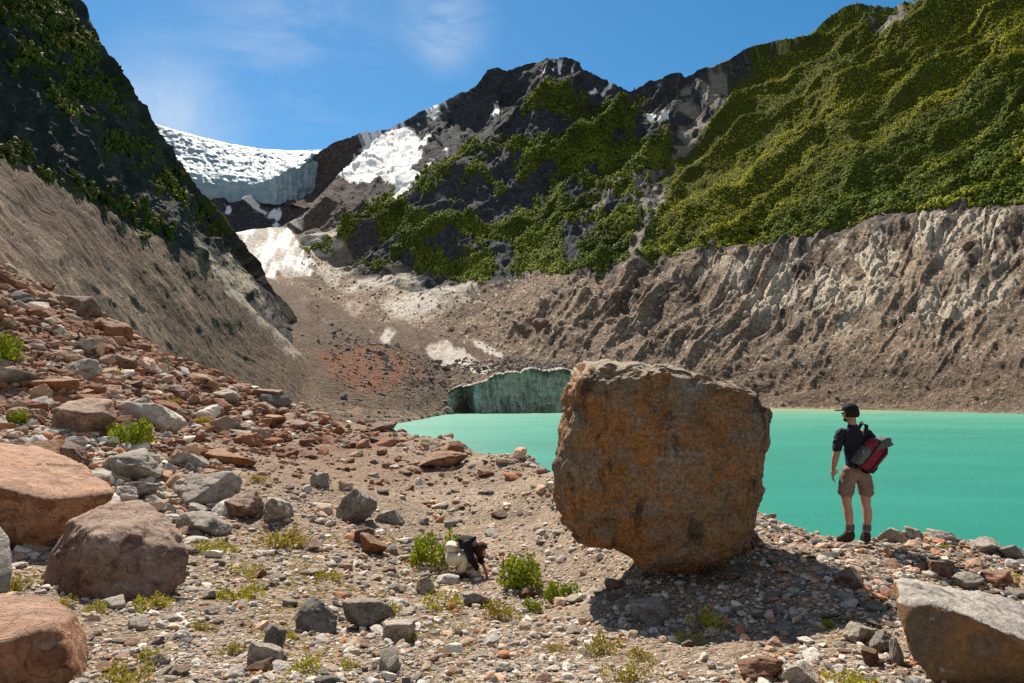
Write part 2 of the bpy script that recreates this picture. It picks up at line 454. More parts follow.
# smooth ice-worn slabs low in the middle
SLAB = [[(381,304),(408,285),(440,280),(463,283),(458,303),(440,312),(424,322),(391,316)], [(341,292),(345,280),(380,272),(414,270),(412,278),(370,290)], [(450,282),(451,275),(470,264),(479,265),(470,280)], [(300,232),(330,225),(350,262),(335,285),(312,262)]]
slab = np.zeros_like(U)
for pl in SLAB: slab = np.maximum(slab, sstep(-5, 6, poly_sd(U, Vv, pl)))
sl = ridged(P2((0.5 * U + 0.86 * Vv) / 9, (-.86 * U + .5 * Vv) / 40), 4, seed=61)
disp += slab * (sl - 0.5) * 5
disp *= sstep(0.95, 1.15, Tg)
edge = 1 - sstep(4.85, 5.0, Tg) * 0.6
POS = B + N * (disp * D * edge)[..., None]
POS += N * (fbm(POS / 9.0, 4, seed=71) * 0.9 * sstep(1.0, 1.3, Tg))[..., None]
POS[..., 2] += (upper * fbm(POS / 60.0, 4, seed=72) * 6)
NRM = grid_normals(gauss(gauss(POS, 1.2, 0), 1.2, 1))

SNOW = [[(349,152),(358,143),(391,130),(429,124),(416,143),(416,157),(404,187),(391,190),(394,177),(368,170),(341,173),(328,168)],
        [(430,113),(431,107),(446,105),(445,112)], [(478,107),(494,96),(496,99),(484,108)], [(450,122),(459,116),(457,121)], [(420,157),(434,144),(436,146),(424,157)],
        [(553,60),(565,58),(573,65),(560,63)], [(536,67),(554,65),(556,71),(540,70)], [(594,87),(616,88),(614,93),(600,93)], [(646,102),(668,102),(668,110),(650,108)]]
CONE = [[(236,229),(262,224),(289,224),(300,240),(304,256),(320,274),(264,276),(250,262)], [(276,222),(282,205),(294,202),(300,215),(296,226)]]
DIRT = [[(418,345),(444,343),(464,348),(494,370),(484,374),(470,371),(438,363),(429,351)], [(371,331),(394,332),(390,342),(380,338)], [(475,341),(500,352),(503,357),(485,350)]]
RUST = [[(325,352),(350,346),(400,350),(412,372),(395,380),(350,384),(332,376)]]
def mask(polys, U, Vv, soft=2.0, n=None, amt=0.0):
    m = np.full(U.shape, -1e3)
    for pl in polys: m = np.maximum(m, poly_sd(U, Vv, pl))
    if n is not None: m = m + n * amt
    return sstep(-soft, soft, m)
nz = fbm(P2(U / 9, Vv / 7), 5, seed=81)
snow = mask(SNOW, U, Vv, 1.0, nz + .5 * fbm(P2(U / 3.5, Vv / 3), 3, seed=83), 6.5)
snow[(Tg > 5.05)] = 0
cone = mask(CONE, U, Vv, 2.0, nz, 5)
dirt = np.maximum.reduce([cone, mask(DIRT, U, Vv, 1.5, nz, 4), slab * sstep(.06, .22, sl)])
rust = mask(RUST, U, Vv, 8, nz, 16)
reddish0 = sstep(270, 292, U) * (1 - sstep(340, 430, U))
lines = sstep(0.62, 0.85, ridged(P2((g + wl * 1.4) / 13, a_ / 90), 4, seed=17)) * upper * sstep(-.1, .25, fbm(P2(U / 35, Vv / 35), 3, seed=19))
pale = np.clip(lines * (0.3 + .3 * reddish0) + bedn * 0.95 + slab * (0.35 + 0.65 * sl) , 0, 1)
spk = vnoise(P2(U / 2.3, Vv / 1.8), 91)
pale = np.maximum(pale, low * sstep(1.7, 2.0, Tg) * sstep(0.6, 0.8, spk) * 0.8)
palz = sstep(0.35, 0.6, fbm(P2(U / 22, Vv / 14), 5, seed=95)) * sstep(290, 330, U) * (1 - sstep(440, 520, U)) * sstep(255, 270, Vv) * (1 - sstep(300, 330, Vv))
pale = np.maximum(pale, palz * 0.7)
fall = mask([[(262,197),(268,192),(275,196),(274,222),(268,224),(266,205)],[(236,190),(250,191),(262,195),(258,198),(240,197)],[(222,194),(228,194),(226,204),(222,203)]], U, Vv, 1.0, nz, 3.5) * sstep(2.8, 3.0, Tg)
snow = np.maximum(snow, fall * 0.85)
reddish = sstep(270, 292, U) * (1 - sstep(300, 420, U)) * sstep(2.5, 3.2, Tg)            # warm rock right of the snow cone and on the snow shoulder
# where wood and scrub grow
V_RIGHT = [(560,264),(620,254),(690,243),(760,232),(830,220),(900,205),(960,199),(1024,194),(1180,184),(1180,-120),(1024,-50),(930,-6),(895,0),(850,-4),(826,14),(812,32),(770,44),(740,62),(712,90),(690,135),(640,190),(600,215)]
V_C1 = [(575,125),(605,102),(635,100),(665,110),(695,125),(705,180),(690,246),(560,264),(500,272),(440,275),(420,262),(470,235),(500,212),(530,190),(560,150)]
V_C2 = [(335,228),(345,210),(400,176),(470,128),(490,138),(450,180),(415,210),(350,240)]
V_C3 = [(300,250),(345,232),(420,205),(470,205),(520,190),(520,230),(470,262),(430,280),(400,255),(350,250)]
V_C4 = [(683,125),(720,70),(800,50),(826,28),(850,10),(900,10),(870,60),(790,90),(720,130)]
V_C5 = [(548,92),(575,85),(600,100),(590,118),(560,110)]
ribn = sstep(-0.12, 0.2, rib + 0.15 * nz)
steep = 1 - np.clip(NRM[..., 2], 0, 1)
vg = fbm(P2(U / 26 + 7, Vv / 20), 4, seed=101)
veg = np.maximum.reduce([
    mask([V_RIGHT], U, Vv, 5, nz, 7) * 1.0,
    mask([V_C1], U, Vv, 8, nz, 10) * sstep(-0.95, -0.35, vg + (ribn - 0.5)),
    mask([V_C2], U, Vv, 3, nz, 9) * 0.9 * sstep(-0.45, 0.1, vg),
    mask([V_C3], U, Vv, 8, nz, 10) * sstep(-0.4, 0.1, vg + (ribn - 0.5) * 0.8) * 0.9,
    mask([V_C4], U, Vv, 5, nz, 8) * sstep(-0.55, -0.1, vg + (ribn - 0.5) * .6) * 0.95,
    mask([V_C5], U, Vv, 4, nz, 6) * 0.5, mask([[(455,190),(520,110),(545,80),(575,90),(590,130),(530,190),(480,215)]], U, Vv, 8, nz, 10) * .8 * sstep(-.05, .25, vg + (ribn - .5) * .7)])
veg *= 1 - np.clip(snow, 0, 1)
GAP = [[(632,170),(662,150),(668,165),(655,215),(640,248),(628,250),(640,205)], [(683,85),(735,66),(724,90),(695,118),(683,140),(668,138)], [(575,210),(625,170),(628,174),(580,216)], [(868,10),(890,12),(915,2),(905,18),(875,24)]]
veg *= 1 - mask(GAP, U, Vv, 4, nz, 8) * sstep(-0.3, 0.2, nz + 0.35)
pale = np.maximum(pale, mask(GAP, U, Vv, 4, nz, 8) * 0.45 * sstep(-0.2, 0.3, nz))
veg[(Tg < 2.8)] *= 0.0

def mountain_mat(name, warm=0.0):
    n = NT(name); v = n.coord()
    n1 = n.noise(v, 0.012, 9, 0.62, 0.4); n2 = n.noise(v, 0.09, 9, 0.7, 0.3); n3 = n.noise(v, 0.55, 6, 0.7)
    vo = n.voro(v, 0.45, 'F1', 'Color'); vd = n.voro(v, 0.45, 'F1', 'Distance')
    vo2 = n.voro(v, 0.16, 'F1', 'Color')
    rock = n.ramp(n2, [(0.3, (0.03, 0.034, 0.042)), (0.5, (0.06, 0.064, 0.072)), (0.7, (0.135, 0.132, 0.13))])
    warmr = n.ramp(n2, [(0.3, (0.055, 0.04, 0.035)), (0.5, (0.115, 0.085, 0.074)), (0.7, (0.23, 0.185, 0.16))])
    rock = n.mix(n.attr('reddish'), rock, warmr)
    mor = n.ramp(n1, [(0.3, (0.28, 0.205, 0.148)), (0.5, (0.345, 0.25, 0.178)), (0.7, (0.41, 0.305, 0.218))])
    mor = n.mix(n.ramp(n.noise(v, 0.02, 8, 0.65, 1.2), [(0.42, 0.0), (0.62, 0.8)]), mor, (0.2, 0.165, 0.13))
    mor = n.mix(n.attr('damp'), mor, (0.125, 0.09, 0.066))  # moist earth tone, with gully shade painted into the same colour
    mor = n.mix(0.9, mor, n.ramp(n2, [(0.3, 0.6), (0.5, 1.0), (0.7, 1.3)]), 'MULTIPLY')
    grain = n.ramp(n.math('ADD', n.math('MULTIPLY', n.new('ShaderNodeSeparateColor', in_0=vo).outputs[0], 0.5), n.math('MULTIPLY', n3, 0.5)), [(0.25, 0.6), (0.5, 1.0), (0.68, 1.15), (0.8, 1.9)])
    mor = n.mix(1.0, mor, grain, 'MULTIPLY')
    col = n.mix(n.attr('moraine'), rock, mor)
    col = n.mix(n.math('MULTIPLY', n.attr('rust'), n.ramp(n3, [(0.3, 0.5), (0.6, 1.0)])), col, n.ramp(n3, [(0.35, (0.16, 0.07, 0.04)), (0.65, (0.33, 0.14, 0.07))]))
    palec = n.ramp(n2, [(0.3, (0.42, 0.34, 0.25)), (0.5, (0.62, 0.53, 0.41)), (0.7, (0.78, 0.7, 0.57))])
    palec = n.mix(0.8, palec, n.ramp(n3, [(0.3, 0.6), (0.6, 1.1)]), 'MULTIPLY')
    col = n.mix(n.attr('pale'), col, palec)
    col = n.mix(n.attr('veg'), col, n.ramp(n3, [(0.35, (0.05, 0.062, 0.012)), (0.65, (0.12, 0.135, 0.02))]))
    dirt = n.ramp(n2, [(0.3, (0.42, 0.37, 0.31)), (0.55, (0.66, 0.6, 0.52)), (0.7, (0.75, 0.7, 0.63))])
    col = n.mix(n.attr('dirt'), col, dirt)
    sn = n.ramp(n2, [(0.28, (0.62, 0.57, 0.5)), (0.42, (0.86, 0.84, 0.8)), (0.6, (0.92, 0.92, 0.91))])
    col = n.mix(n.attr('snow'), col, sn)
    h = n.math('ADD', n.math('MULTIPLY', n2, 3.0), n.math('MULTIPLY', n3, 1.0))
    h = n.math('ADD', h, n.math('MULTIPLY', vd, -0.5))
    inv = n.math('SUBTRACT', 1.0, n.math('MULTIPLY', n.attr('snow'), 0.93))
    bm_ = n.new('ShaderNodeBump'); n.set(bm_.inputs['Height'], h); n.set(bm_.inputs['Strength'], inv); bm_.inputs['Distance'].default_value = 2.6
    return n.done(col, 0.95, bm_.outputs[0], 0.1)
dampShadeR = .55 * low * (1 - sstep(1.75, 2.15, Tg)) + .25 * low * (1 - sstep(420, 520, U)) + mor * (.0 + .25 * sstep(.55, .85, 1 - gul3)) + mor * sstep(0.5, 0.85, 1 - gul) * sstep(-.1, .3, fbm(P2(g2 / 40, a2 / 60), 3, seed=35)) * 0.75 * mtop  # darker ground low down; shade of the wall gullies is painted in too
M_MTN = mountain_mat('mountain rock, scree and snow')
flat = lambda A: np.ascontiguousarray(A).reshape(-1)
me = mesh_np('right_mountain', POS.reshape(-1, 3), grid_faces(*U.shape), [M_MTN], True,
             {'moraine': flat(1 - sstep(2.8, 3.05, Tg + nz * 0.12)), 'rust': flat(rust), 'pale': flat(np.clip(pale * (1 - veg * .5), 0, 1)), 'veg': flat(sstep(.1, .6, veg) * .97), 'dirt': flat(dirt),
              'snow': flat(np.maximum(snow, cone * sstep(-.5, .4, fbm(P2((U + .4 * Vv) / 5, (Vv - .4 * U) / 16), 4, seed=85)) * .8)), 'reddish': flat(reddish), 'damp': flat(dampShadeR)})
tag(link('mountain_terrain', me), kind='structure')
FAR = dict(POS=POS, U=U, V=Vv, veg=veg, N=NRM, T=Tg, D=D, G=g, A=a_)

# ---- the left mountain: scree below, dark cliff above
LB = [(-200,310,40),(-60,305,48),(0,302,54),(60,330,66),(100,352,82),(150,385,105),(200,402,130),(300,424,200),(345,428,255),(380,432,285)]
LS = [(-200,60,66),(-60,125,82),(0,155,96),(60,183,116),(100,205,136),(130,225,153),(170,238,181),(200,258,210),(230,285,265),(260,312,340),(290,340,430),(312,362,520),(345,395,560),(380,424,330)]
LM = [(-200,-150,70),(-60,-60,87),(0,0,103),(60,70,127),(110,140,151),(150,180,175),(190,216,215),(220,247,300),(250,281,410),(280,312,520),(300,336,590),(314,358,640),(345,396,600),(380,425,360)]
LT = [(-200,-420,78),(-60,-260,97),(0,-150,114),(40,-75,130),(80,0,149),(95,28,156),(110,58,164),(130,92,175),(150,121,190),(170,150,212),(190,180,250),(212,211,325),(235,236,430),(250,258,500),(260,274,548),(272,290,600),(285,305,640),(298,325,670),(308,342,685),(315,358,695),(330,385,690),(345,400,620),(380,427,380)]
LK = [(x, y + 30, Y * 1.25) for x, y, Y in LT]
colsL = np.arange(-160, 372, 1.0)
BL, TL = rail_sheet([LB, LS, LM, LT, LK], colsL, [150, 110, 130, 6], 3.0, 2.0)
UL, VL = project(BL); NL = grid_normals(BL); DL = BL[..., 1] / F
TLg = np.broadcast_to(TL[:, None], UL.shape)
cliff = sstep(0.92, 1.12, TLg)
wl2 = fbm(P2(UL / 70, VL / 70), 3, seed=203) * 12
gd = -0.80 * UL + 0.60 * VL; ad = 0.60 * UL + 0.80 * VL            # across / along falls, down to the right
blz = mask([[(196,242),(226,246),(262,275),(300,315),(322,358),(300,356),(270,330),(235,303),(212,272)]], UL, VL, 8)
dl = cliff * (ridged(P2((gd + wl2) / 34, ad / 170), 4, seed=211) - 0.5) * 13
dl += cliff * (ridged(P2((gd + wl2 * 1.5) / 11, ad / 45), 4, seed=212) - 0.5) * 5.5
dl += cliff * fbm(P2(UL / 24, VL / 24), 6, seed=213) * 5
hl = worley(P2((gd + wl2 * .6) / 7, ad / 16), 7); dl += cliff * ((hl[2] - .5) * 3.4 + (ridged(P2(gd / 6, ad / 17), 4, seed=218) - .5) * 3.4)
dl *= 1 - .5 * blz
# scree: gullies running down to the right with ribs between them near the top
gs = -0.75 * UL + 0.66 * VL; as_ = 0.66 * UL + 0.75 * VL
up_s = sstep(0.1, 0.34, TLg) * (1 - cliff)
dl += up_s * (ridged(P2((gs + wl2 * .9) / 30, as_ / 170), 4, seed=221) - 0.5) * 6.0 * sstep(-0.3, 0.2, fbm(P2(UL / 60, VL / 60), 2, seed=224) + .25)
dl += (1 - cliff) * (ridged(P2((gs + wl2 * .5) / 7, as_ / 80), 3, seed=222) - 0.5) * 0.9 + (1 - cliff) * fbm(P2(UL / 12, VL / 9), 4, seed=223) * 0.45
# deeper gullies cut by meltwater
groove = np.zeros_like(UL)
for ln, wd in [([(88,205),(110,235),(132,265),(165,305),(188,328)],6.5),([(140,268),(165,290),(195,325),(207,346)],5.5),([(60,190),(85,225),(105,250)],5),([(165,240),(190,275),(215,312)],5),([(215,322),(245,350),(264,370)],5),([(22,178),(50,215),(64,232)],4.5),([(110,218),(140,250)],4)]:
    dd_ = np.full(UL.shape, 1e9); tt_ = np.zeros_like(UL); L_ = len(ln) - 1
    for q in range(L_):
        (x0, y0), (x1, y1) = ln[q], ln[q + 1]; ex, ey = x1 - x0, y1 - y0
        t_ = np.clip(((UL - x0) * ex + (VL - y0) * ey) / (ex * ex + ey * ey), 0, 1); d_ = np.hypot(UL - x0 - t_ * ex, VL - y0 - t_ * ey)
        tt_ = np.where(d_ < dd_, (q + t_) / L_, tt_); dd_ = np.minimum(dd_, d_)
    groove = np.maximum(groove, np.exp(-((dd_ + 1.6 * fbm(P2(UL / 14, VL / 14), 3, seed=227)) / wd) ** 2) * np.sin(np.pi * np.clip(tt_ * .92 + .04, 0, 1)) ** .6)
groove *= (1 - cliff)
dl -= groove * 4
POSL = BL + NL * (dl * DL * sstep(0, 0.1, TLg) * (1 - .5 * sstep(2.9, 3, TLg)) * (1 - sstep(300, 345, UL) * .75))[..., None]
POSL += NL * (fbm(POSL / 4.0, 4, seed=231) * 0.35)[..., None]
NRML = grid_normals(gauss(gauss(POSL, 1.0, 0), 1.0, 1))
nzl = fbm(P2(UL / 9, VL / 7), 5, seed=281)
V_L = [[(35,20),(90,25),(108,60),(150,120),(192,186),(233,238),(226,240),(180,205),(165,180),(150,150),(120,130),(100,110),(60,70)],
       [(0,45),(25,35),(55,75),(85,100),(95,115),(70,115),(40,85),(5,75)], [(-160,-200),(60,-160),(85,0),(70,30),(20,30),(-20,0),(-160,-20)],
       [(98,102),(150,125),(190,182),(180,200),(150,178),(110,150)], [(0,150),(20,158),(45,170),(65,188),(40,180)], [(88,196),(110,208),(130,222),(155,238),(140,206),(120,205)], [(195,180),(236,238),(220,240),(200,222)]]
vegl = mask(V_L, UL, VL, 4, nzl, 12) * sstep(-0.35, 0.15, fbm(P2(UL / 14, VL / 12), 4, seed=291) + 0.1)
bands = np.exp(-((VL - (155 + (UL - 0) * 0.42)) / 7.0) ** 2) * (UL < 165)
vegl = np.maximum(vegl, bands * sstep(0.0, 0.3, nzl + 0.05)) * (TLg < 3.0)
BEDL = [[(196,242),(226,246),(262,275),(300,315),(322,358),(300,356),(270,330),(235,303),(212,272)], [(55,60),(100,110),(115,135),(80,120)], [(0,92),(40,110),(44,125),(0,100)]]
bl = mask(BEDL[:1], UL, VL, 5, nzl, 9)
sll = ridged(P2((-0.8 * UL + 0.6 * VL) / 8, (0.6 * UL + 0.8 * VL) / 40), 4, seed=295)
palel = bl * sstep(0.05, 0.4, sll) * 0.8
palel = np.maximum(palel, mask(BEDL[1:], UL, VL, 5, nzl, 10) * .22 * sll)
spl = vnoise(P2(UL / 2.0, VL / 1.6), 292)
palel = np.maximum(palel, (1 - cliff) * sstep(0.7, 0.9, spl) * 0.35)
gL = ridged(P2((gs + wl2 * .9) / 30, as_ / 170), 4, seed=221)
dampShadeL = .75 * groove + .22 * (1 - cliff) + .55 * (1 - cliff) * sstep(-.12, .3, fbm(P2((gs + wl2 * .8) / 13, as_ / 110), 5, seed=228) + .25 * sstep(.2, .6, TLg)) + .2 * (1 - cliff) * sstep(.1, .34, TLg) * sstep(.5, .8, 1 - gL) * .7 * sstep(-.25, .2, fbm(P2(gs / 50, as_ / 80), 3, seed=226))  # painted gully shade mixed with moist streaks, over a darker scree tone
me = mesh_np('left_mountain', POSL.reshape(-1, 3), grid_faces(*UL.shape), [M_MTN], True,
             {'moraine': flat((1 - sstep(0.93, 1.05, TLg + nzl * 0.08)) * (1 - bl)), 'rust': flat(0.12 * (1 - cliff)), 'pale': flat(palel), 'veg': flat(sstep(.1, .6, vegl) * .9), 'dirt': flat(vegl * 0), 'snow': flat(vegl * 0), 'reddish': flat(vegl * 0 + .3), 'damp': flat(dampShadeL)})
tag(link('left_mountain_terrain', me), kind='structure')
LEFT = dict(POS=POSL, U=UL, V=VL, veg=vegl, N=NRML, T=TLg, D=DL)

# ---- hanging glacier at the head of the valley
GB = [(130,168,2420),(160,174,2420),(190,187,2400),(215,191,2390),(232,188,2380),(250,191,2380),(268,189,2380),(278,183,2400),(290,174,2450),(298,178,2500),(306,170,2560),(322,160,2660),(350,152,2760)]
GM = [(130,148,2590),(190,160,2560),(232,166,2545),(268,168,2545),(300,163,2600),(322,156,2700),(350,151,2800)]
GT = [(130,116,2760),(150,121,2760),(165,126,2750),(200,136,2745),(230,143,2740),(260,148,2740),(290,150,2760),(330,149.5,2850),(350,149,2900)]
colsG = np.arange(128, 350, 0.6)
BG, TG = rail_sheet([[(x, y + 34, Y + 4) for x, y, Y in GB], [(x, y - 9, Y + 25) for x, y, Y in GB], GM, GT, [(x, y + 25, Y + 300) for x, y, Y in GT]], colsG, [24, 40, 50, 10], 1.5, 2.0)
UG, VG = project(BG); NG = grid_normals(BG); DG = BG[..., 1] / F
TGg = np.broadcast_to(TG[:, None], UG.shape)
s1, s2, sid = worley(P2(UG / 5.5 + fbm(P2(UG / 20, VG / 20), 2, seed=5), VG / 3.2 + UG / 60), 12)
t1, t2, tid = worley(P2(UG / 2.2, VG / 2.6), 13)
dg = (sid - 0.5) * 2.2 + (tid - 0.5) * 1.0 + np.minimum(s2 - s1, 0.2) * 5 - 1
dg += (ridged(P2(UG / 5, VG / 22), 3, seed=25) - .5) * 5 * (1 - sstep(1.0, 1.3, TGg))
dg = gauss(gauss(dg, .8, 0), 1.2, 1) * .85
dg += (ridged(P2(UG / 40, VG / 6 - UG / 50), 3, seed=15) - 0.5) * 1.4
dg *= 1 - 0.5 * sstep(2.4, 3.0, TGg)
POSG = BG + NG * (dg * DG * (1 - .6 * sstep(2.9, 3.05, TGg)))[..., None]
n = NT('glacier ice'); v = n.coord(); q = n.noise(v, 0.03, 8, 0.65)
col = n.ramp(q, [(0.32, (0.19, 0.33, 0.41)), (0.5, (0.29, 0.395, 0.445)), (0.66, (0.42, 0.475, 0.5))])
col = n.mix(n.attr('crev'), col, (0.3, 0.48, 0.56))
M_ICE = n.done(col, 0.6, n.bump(n.noise(v, 0.12, 6, 0.7), 0.7, 2.0), 0.1)
crev = np.clip(1 - (s2 - s1) / 0.14, 0, 1) * 0.5
me = mesh_np('glacier', POSG.reshape(-1, 3), grid_faces(*UG.shape), [M_ICE], True, {'crev': flat(crev)})
tag(link('glacier', me), kind='structure')

# ---- ice cliff where the debris-covered glacier meets the lake
CT = [(447,391,470),(452,387,476),(460,386,482),(470,384,486),(478,382,480),(484,379,484),(495,375,490),(509,371,496),(520,371,500),(533,369,505),(548,369,509),(562,367,513),(576,370,519),(590,374,526),(600,380,560)]
colsC = np.arange(448, 600, 0.45)
ct_y = np.interp(colsC, [q[0] for q in CT], [q[1] for q in CT]) + vnoise(P2(colsC / 5, colsC * 0), 4) * 1.6 + vnoise(P2(colsC / 1.7, colsC * 0), 6) * 0.8
ct_Y = np.interp(colsC, [q[0] for q in CT], [q[2] for q in CT])
cave = sstep(449, 459, colsC) * (1 - sstep(463, 473, colsC))
topP = at(colsC, ct_y, ct_Y)
rowsC = 110
tt = np.linspace(0, 1, rowsC)[:, None]
ZC = -3 + (topP[None, :, 2] + 3) * tt
off = fbm(np.stack([colsC[None] / 9 + 0 * tt, tt * 2.2 + 0 * colsC[None], 0 * tt + 0 * colsC[None]], -1), 5, seed=301) * 6
off += .5 * (ridged(np.stack([colsC[None] / 7 + tt * .8, tt * 0.7 + 0 * colsC[None], 0 * tt + 0 * colsC[None]], -1), 4, seed=302) - 0.5) * 5
off += cave[None] * 12 * (1 - sstep(0.72, 0.95, tt)) - 6 * np.exp(-((colsC[None] - 475.5) / 3.0) ** 2)
off += sstep(0.85, 1.0, tt) * -3 + sstep(0.97, 1.0, tt) * 6
YC = ct_Y[None] + off
kx = topP[None, :, 0] / topP[None, :, 1]
XC = kx * ct_Y[None] + 0 * YC
PC = np.stack([XC, YC, ZC], -1)
back = PC[-1:].copy(); back[..., 1] += 40; back[..., 2] += 2
PC = np.concatenate([PC, back], 0)
n = NT('debris-stained ice cliff'); v = n.coord()
q = n.noise(n.scaled(v, (1, 1, 0.35)), 0.25, 9, 0.7, 0.8); q2 = n.noise(n.scaled(v, (0.25, 0.25, 1)), 0.35, 6, 0.6)
col = n.ramp(q, [(0.3, (0.2, 0.19, 0.15)), (0.5, (0.38, 0.39, 0.32)), (0.68, (0.54, 0.54, 0.45))])
col = n.mix(0.6, col, n.ramp(q2, [(0.35, 0.6), (0.6, 1.25)]), 'MULTIPLY')
col = n.mix(n.attr('rim'), col, n.ramp(q, [(0.35, (0.09, 0.075, 0.06)), (0.65, (0.24, 0.2, 0.165))]))
col = n.mix(n.attr('blue'), col, (0.3, 0.5, 0.48))
M_CLIFF = n.done(col, 0.6, n.bump(n.noise(v, 0.5, 6, 0.7), 1.0, 1.0), 0.3)
rim = sstep(0.86, 0.95, np.broadcast_to(tt, ZC.shape) + 0.07 * vnoise(np.stack([colsC[None] / 6 + 0 * tt, tt * 3 + 0 * colsC[None], 0 * ZC], -1), 9)); rim = np.concatenate([rim, rim[-1:] * 0 + 1], 0)
blue = np.exp(-((colsC[None] - 475.0) / 2.6) ** 2) * np.ones_like(tt) * (1 - rim[:-1]); blue = np.concatenate([blue, blue[-1:] * 0], 0)
me = mesh_np('ice_cliff', PC.reshape(-1, 3), grid_faces(*PC.shape[:2]), [M_CLIFF], True, {'rim': flat(rim), 'blue': flat(blue)})
tag(link('ice_cliff', me), 'dark green ice cliff at the lake edge with debris on top', 'ice cliff')

# ---- lake
n = NT('glacial lake water'); v = n.coord()
big = n.noise(n.scaled(v, (0.35, 1, 1)), 0.03, 7, 0.6, 0.6)
sepv = n.new('ShaderNodeSeparateXYZ'); n.set(sepv.inputs[0], v)
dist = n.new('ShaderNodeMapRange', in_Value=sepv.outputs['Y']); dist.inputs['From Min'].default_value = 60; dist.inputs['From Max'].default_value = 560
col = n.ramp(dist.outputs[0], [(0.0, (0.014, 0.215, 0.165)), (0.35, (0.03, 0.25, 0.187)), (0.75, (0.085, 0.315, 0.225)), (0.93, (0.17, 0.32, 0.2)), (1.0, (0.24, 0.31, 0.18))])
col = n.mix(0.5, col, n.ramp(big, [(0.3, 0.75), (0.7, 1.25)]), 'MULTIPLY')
rip = n.noise(n.scaled(v, (0.6, 1.6, 1)), 1.1, 6, 0.6, 0.4)
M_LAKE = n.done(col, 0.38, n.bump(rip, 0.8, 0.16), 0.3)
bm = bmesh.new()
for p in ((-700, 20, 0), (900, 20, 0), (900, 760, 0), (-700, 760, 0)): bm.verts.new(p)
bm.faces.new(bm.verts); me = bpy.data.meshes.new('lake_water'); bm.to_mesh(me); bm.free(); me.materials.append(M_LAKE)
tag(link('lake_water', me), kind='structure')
# ------------------------------------------------------------------ foreground moraine
CP_ = [  # (column, row, depth): points that the near ground passes through
 (-250,700,4.2),(0,700,4.2),(150,690,4.6),(300,690,4.75),(420,690,4.9),(512,690,4.9),(620,690,4.9),(700,690,4.8),(800,690,4.7),(900,690,4.6),(1024,690,4.5),(1250,700,4.2),
 (0,610,6.2),(100,610,6.6),(200,610,7.0),(300,620,7.1),(400,620,7.6),(480,630,7.5),(560,640,7.0),(640,640,6.7),(720,640,6.3),(800,640,6.0),(900,640,5.9),(1024,650,5.6),
 (460,578,11.3),(400,575,11.0),(330,570,10.5),(240,560,10.5),(150,555,9.8),(60,545,9.5),(520,582,10.6),(570,590,9.6),
 (640,582,8.7),(700,572,8.5),(750,562,8.4),(800,572,7.7),(860,545,8.4),(930,560,8.0),(1000,575,7.6),(1150,590,7.2),
 (-120,500,12),(0,490,12.5),(60,490,13),(180,490,15),(250,510,14.5),(330,520,14.5),(420,535,14.5),(500,545,13.2),(540,560,11.8),
 (-120,380,20),(0,400,19),(60,400,20),(150,420,22),(230,440,23),(320,460,22),(400,480,20),(470,500,18),(530,520,15.5),
 (-120,300,30),(0,330,28),(60,345,29),(120,370,30),(200,400,32),(280,420,34),(340,432,33),(400,445,28),(460,460,24),(520,475,20),(560,490,17),
 (-120,240,42),(0,268,42),(60,297,42),(110,326,42),(150,347,42),(190,367,43),(240,385,43),(280,398,42),(330,418,38),(365,426,35),(400,430,31.5),(450,443,26.5),(520,458,22),(560,468,18.5),(620,478,15),(700,495,12),(765,511,10.6),(800,530,9.6),(840,543,9.1),(880,538,9.2),(940,537,9.3),(1000,546,9.0),(1024,550,8.9),(1150,565,8.6),
]
ctl = []
for px, py, Y in CP_:
    p = at(px, py, Y); ctl.append((p[0] / p[1], math.log(Y), p[2] - EYE))
for px, Y, z in [(-120,60,6.5),(0,60,6.0),(60,60,3.2),(110,60,1.0),(190,60,-1.5),(240,60,-3.5),(280,60,-4.5),(330,55,-6),(400,45,-6),(400,62,-11),(450,40,-6.5),(520,34,-6.5),(520,60,-14),(600,26,-7),(600,60,-16),(700,20,-6.5),(700,40,-15),(765,17,-6),(840,14.5,-5.2),(940,14.5,-5.2),(1024,14,-5),(1150,14,-5),(840,26,-12),(1024,26,-12),(840,45,-17),(1024,45,-17),(1150,45,-17),
                 (-250,3,-1.8),(100,3,-1.75),(512,3,-1.8),(900,3,-1.8),(1250,3,-1.8),(512,2,-1.75),(100,2,-1.75),(900,2,-1.75)]:
    p = at(px, 393, Y); ctl.append((p[0] / p[1], math.log(Y), z))
ctl = np.array(ctl)
SCL = np.array([1.0, 0.55])
def _phi(r2): return np.where(r2 > 0, 0.5 * r2 * np.log(r2 + 1e-12), 0)
_X = ctl[:, :2] * SCL
_r2 = ((_X[:, None] - _X[None]) ** 2).sum(-1)
_n = len(ctl); _A = np.zeros((_n + 3, _n + 3)); _A[:_n, :_n] = _phi(_r2) + np.eye(_n) * 1e-4
_A[:_n, _n] = 1; _A[:_n, _n + 1:] = _X; _A[_n, :_n] = 1; _A[_n + 1:, :_n] = _X.T
_W = np.linalg.solve(_A, np.concatenate([ctl[:, 2], np.zeros(3)]))
def base_h(x, y):
    x = np.asarray(x, float); y = np.maximum(np.asarray(y, float), 1.0)
    sh = x.shape; q = np.stack([(x / y).ravel(), np.log(y).ravel()], -1) * SCL
    out = np.empty(len(q))
    for i in range(0, len(q), 50000):
        s = q[i:i + 50000]; r2 = ((s[:, None] - _X[None]) ** 2).sum(-1)
        out[i:i + 50000] = _phi(r2) @ _W[:_n] + _W[_n] + s @ _W[_n + 1:]
    return out.reshape(sh)
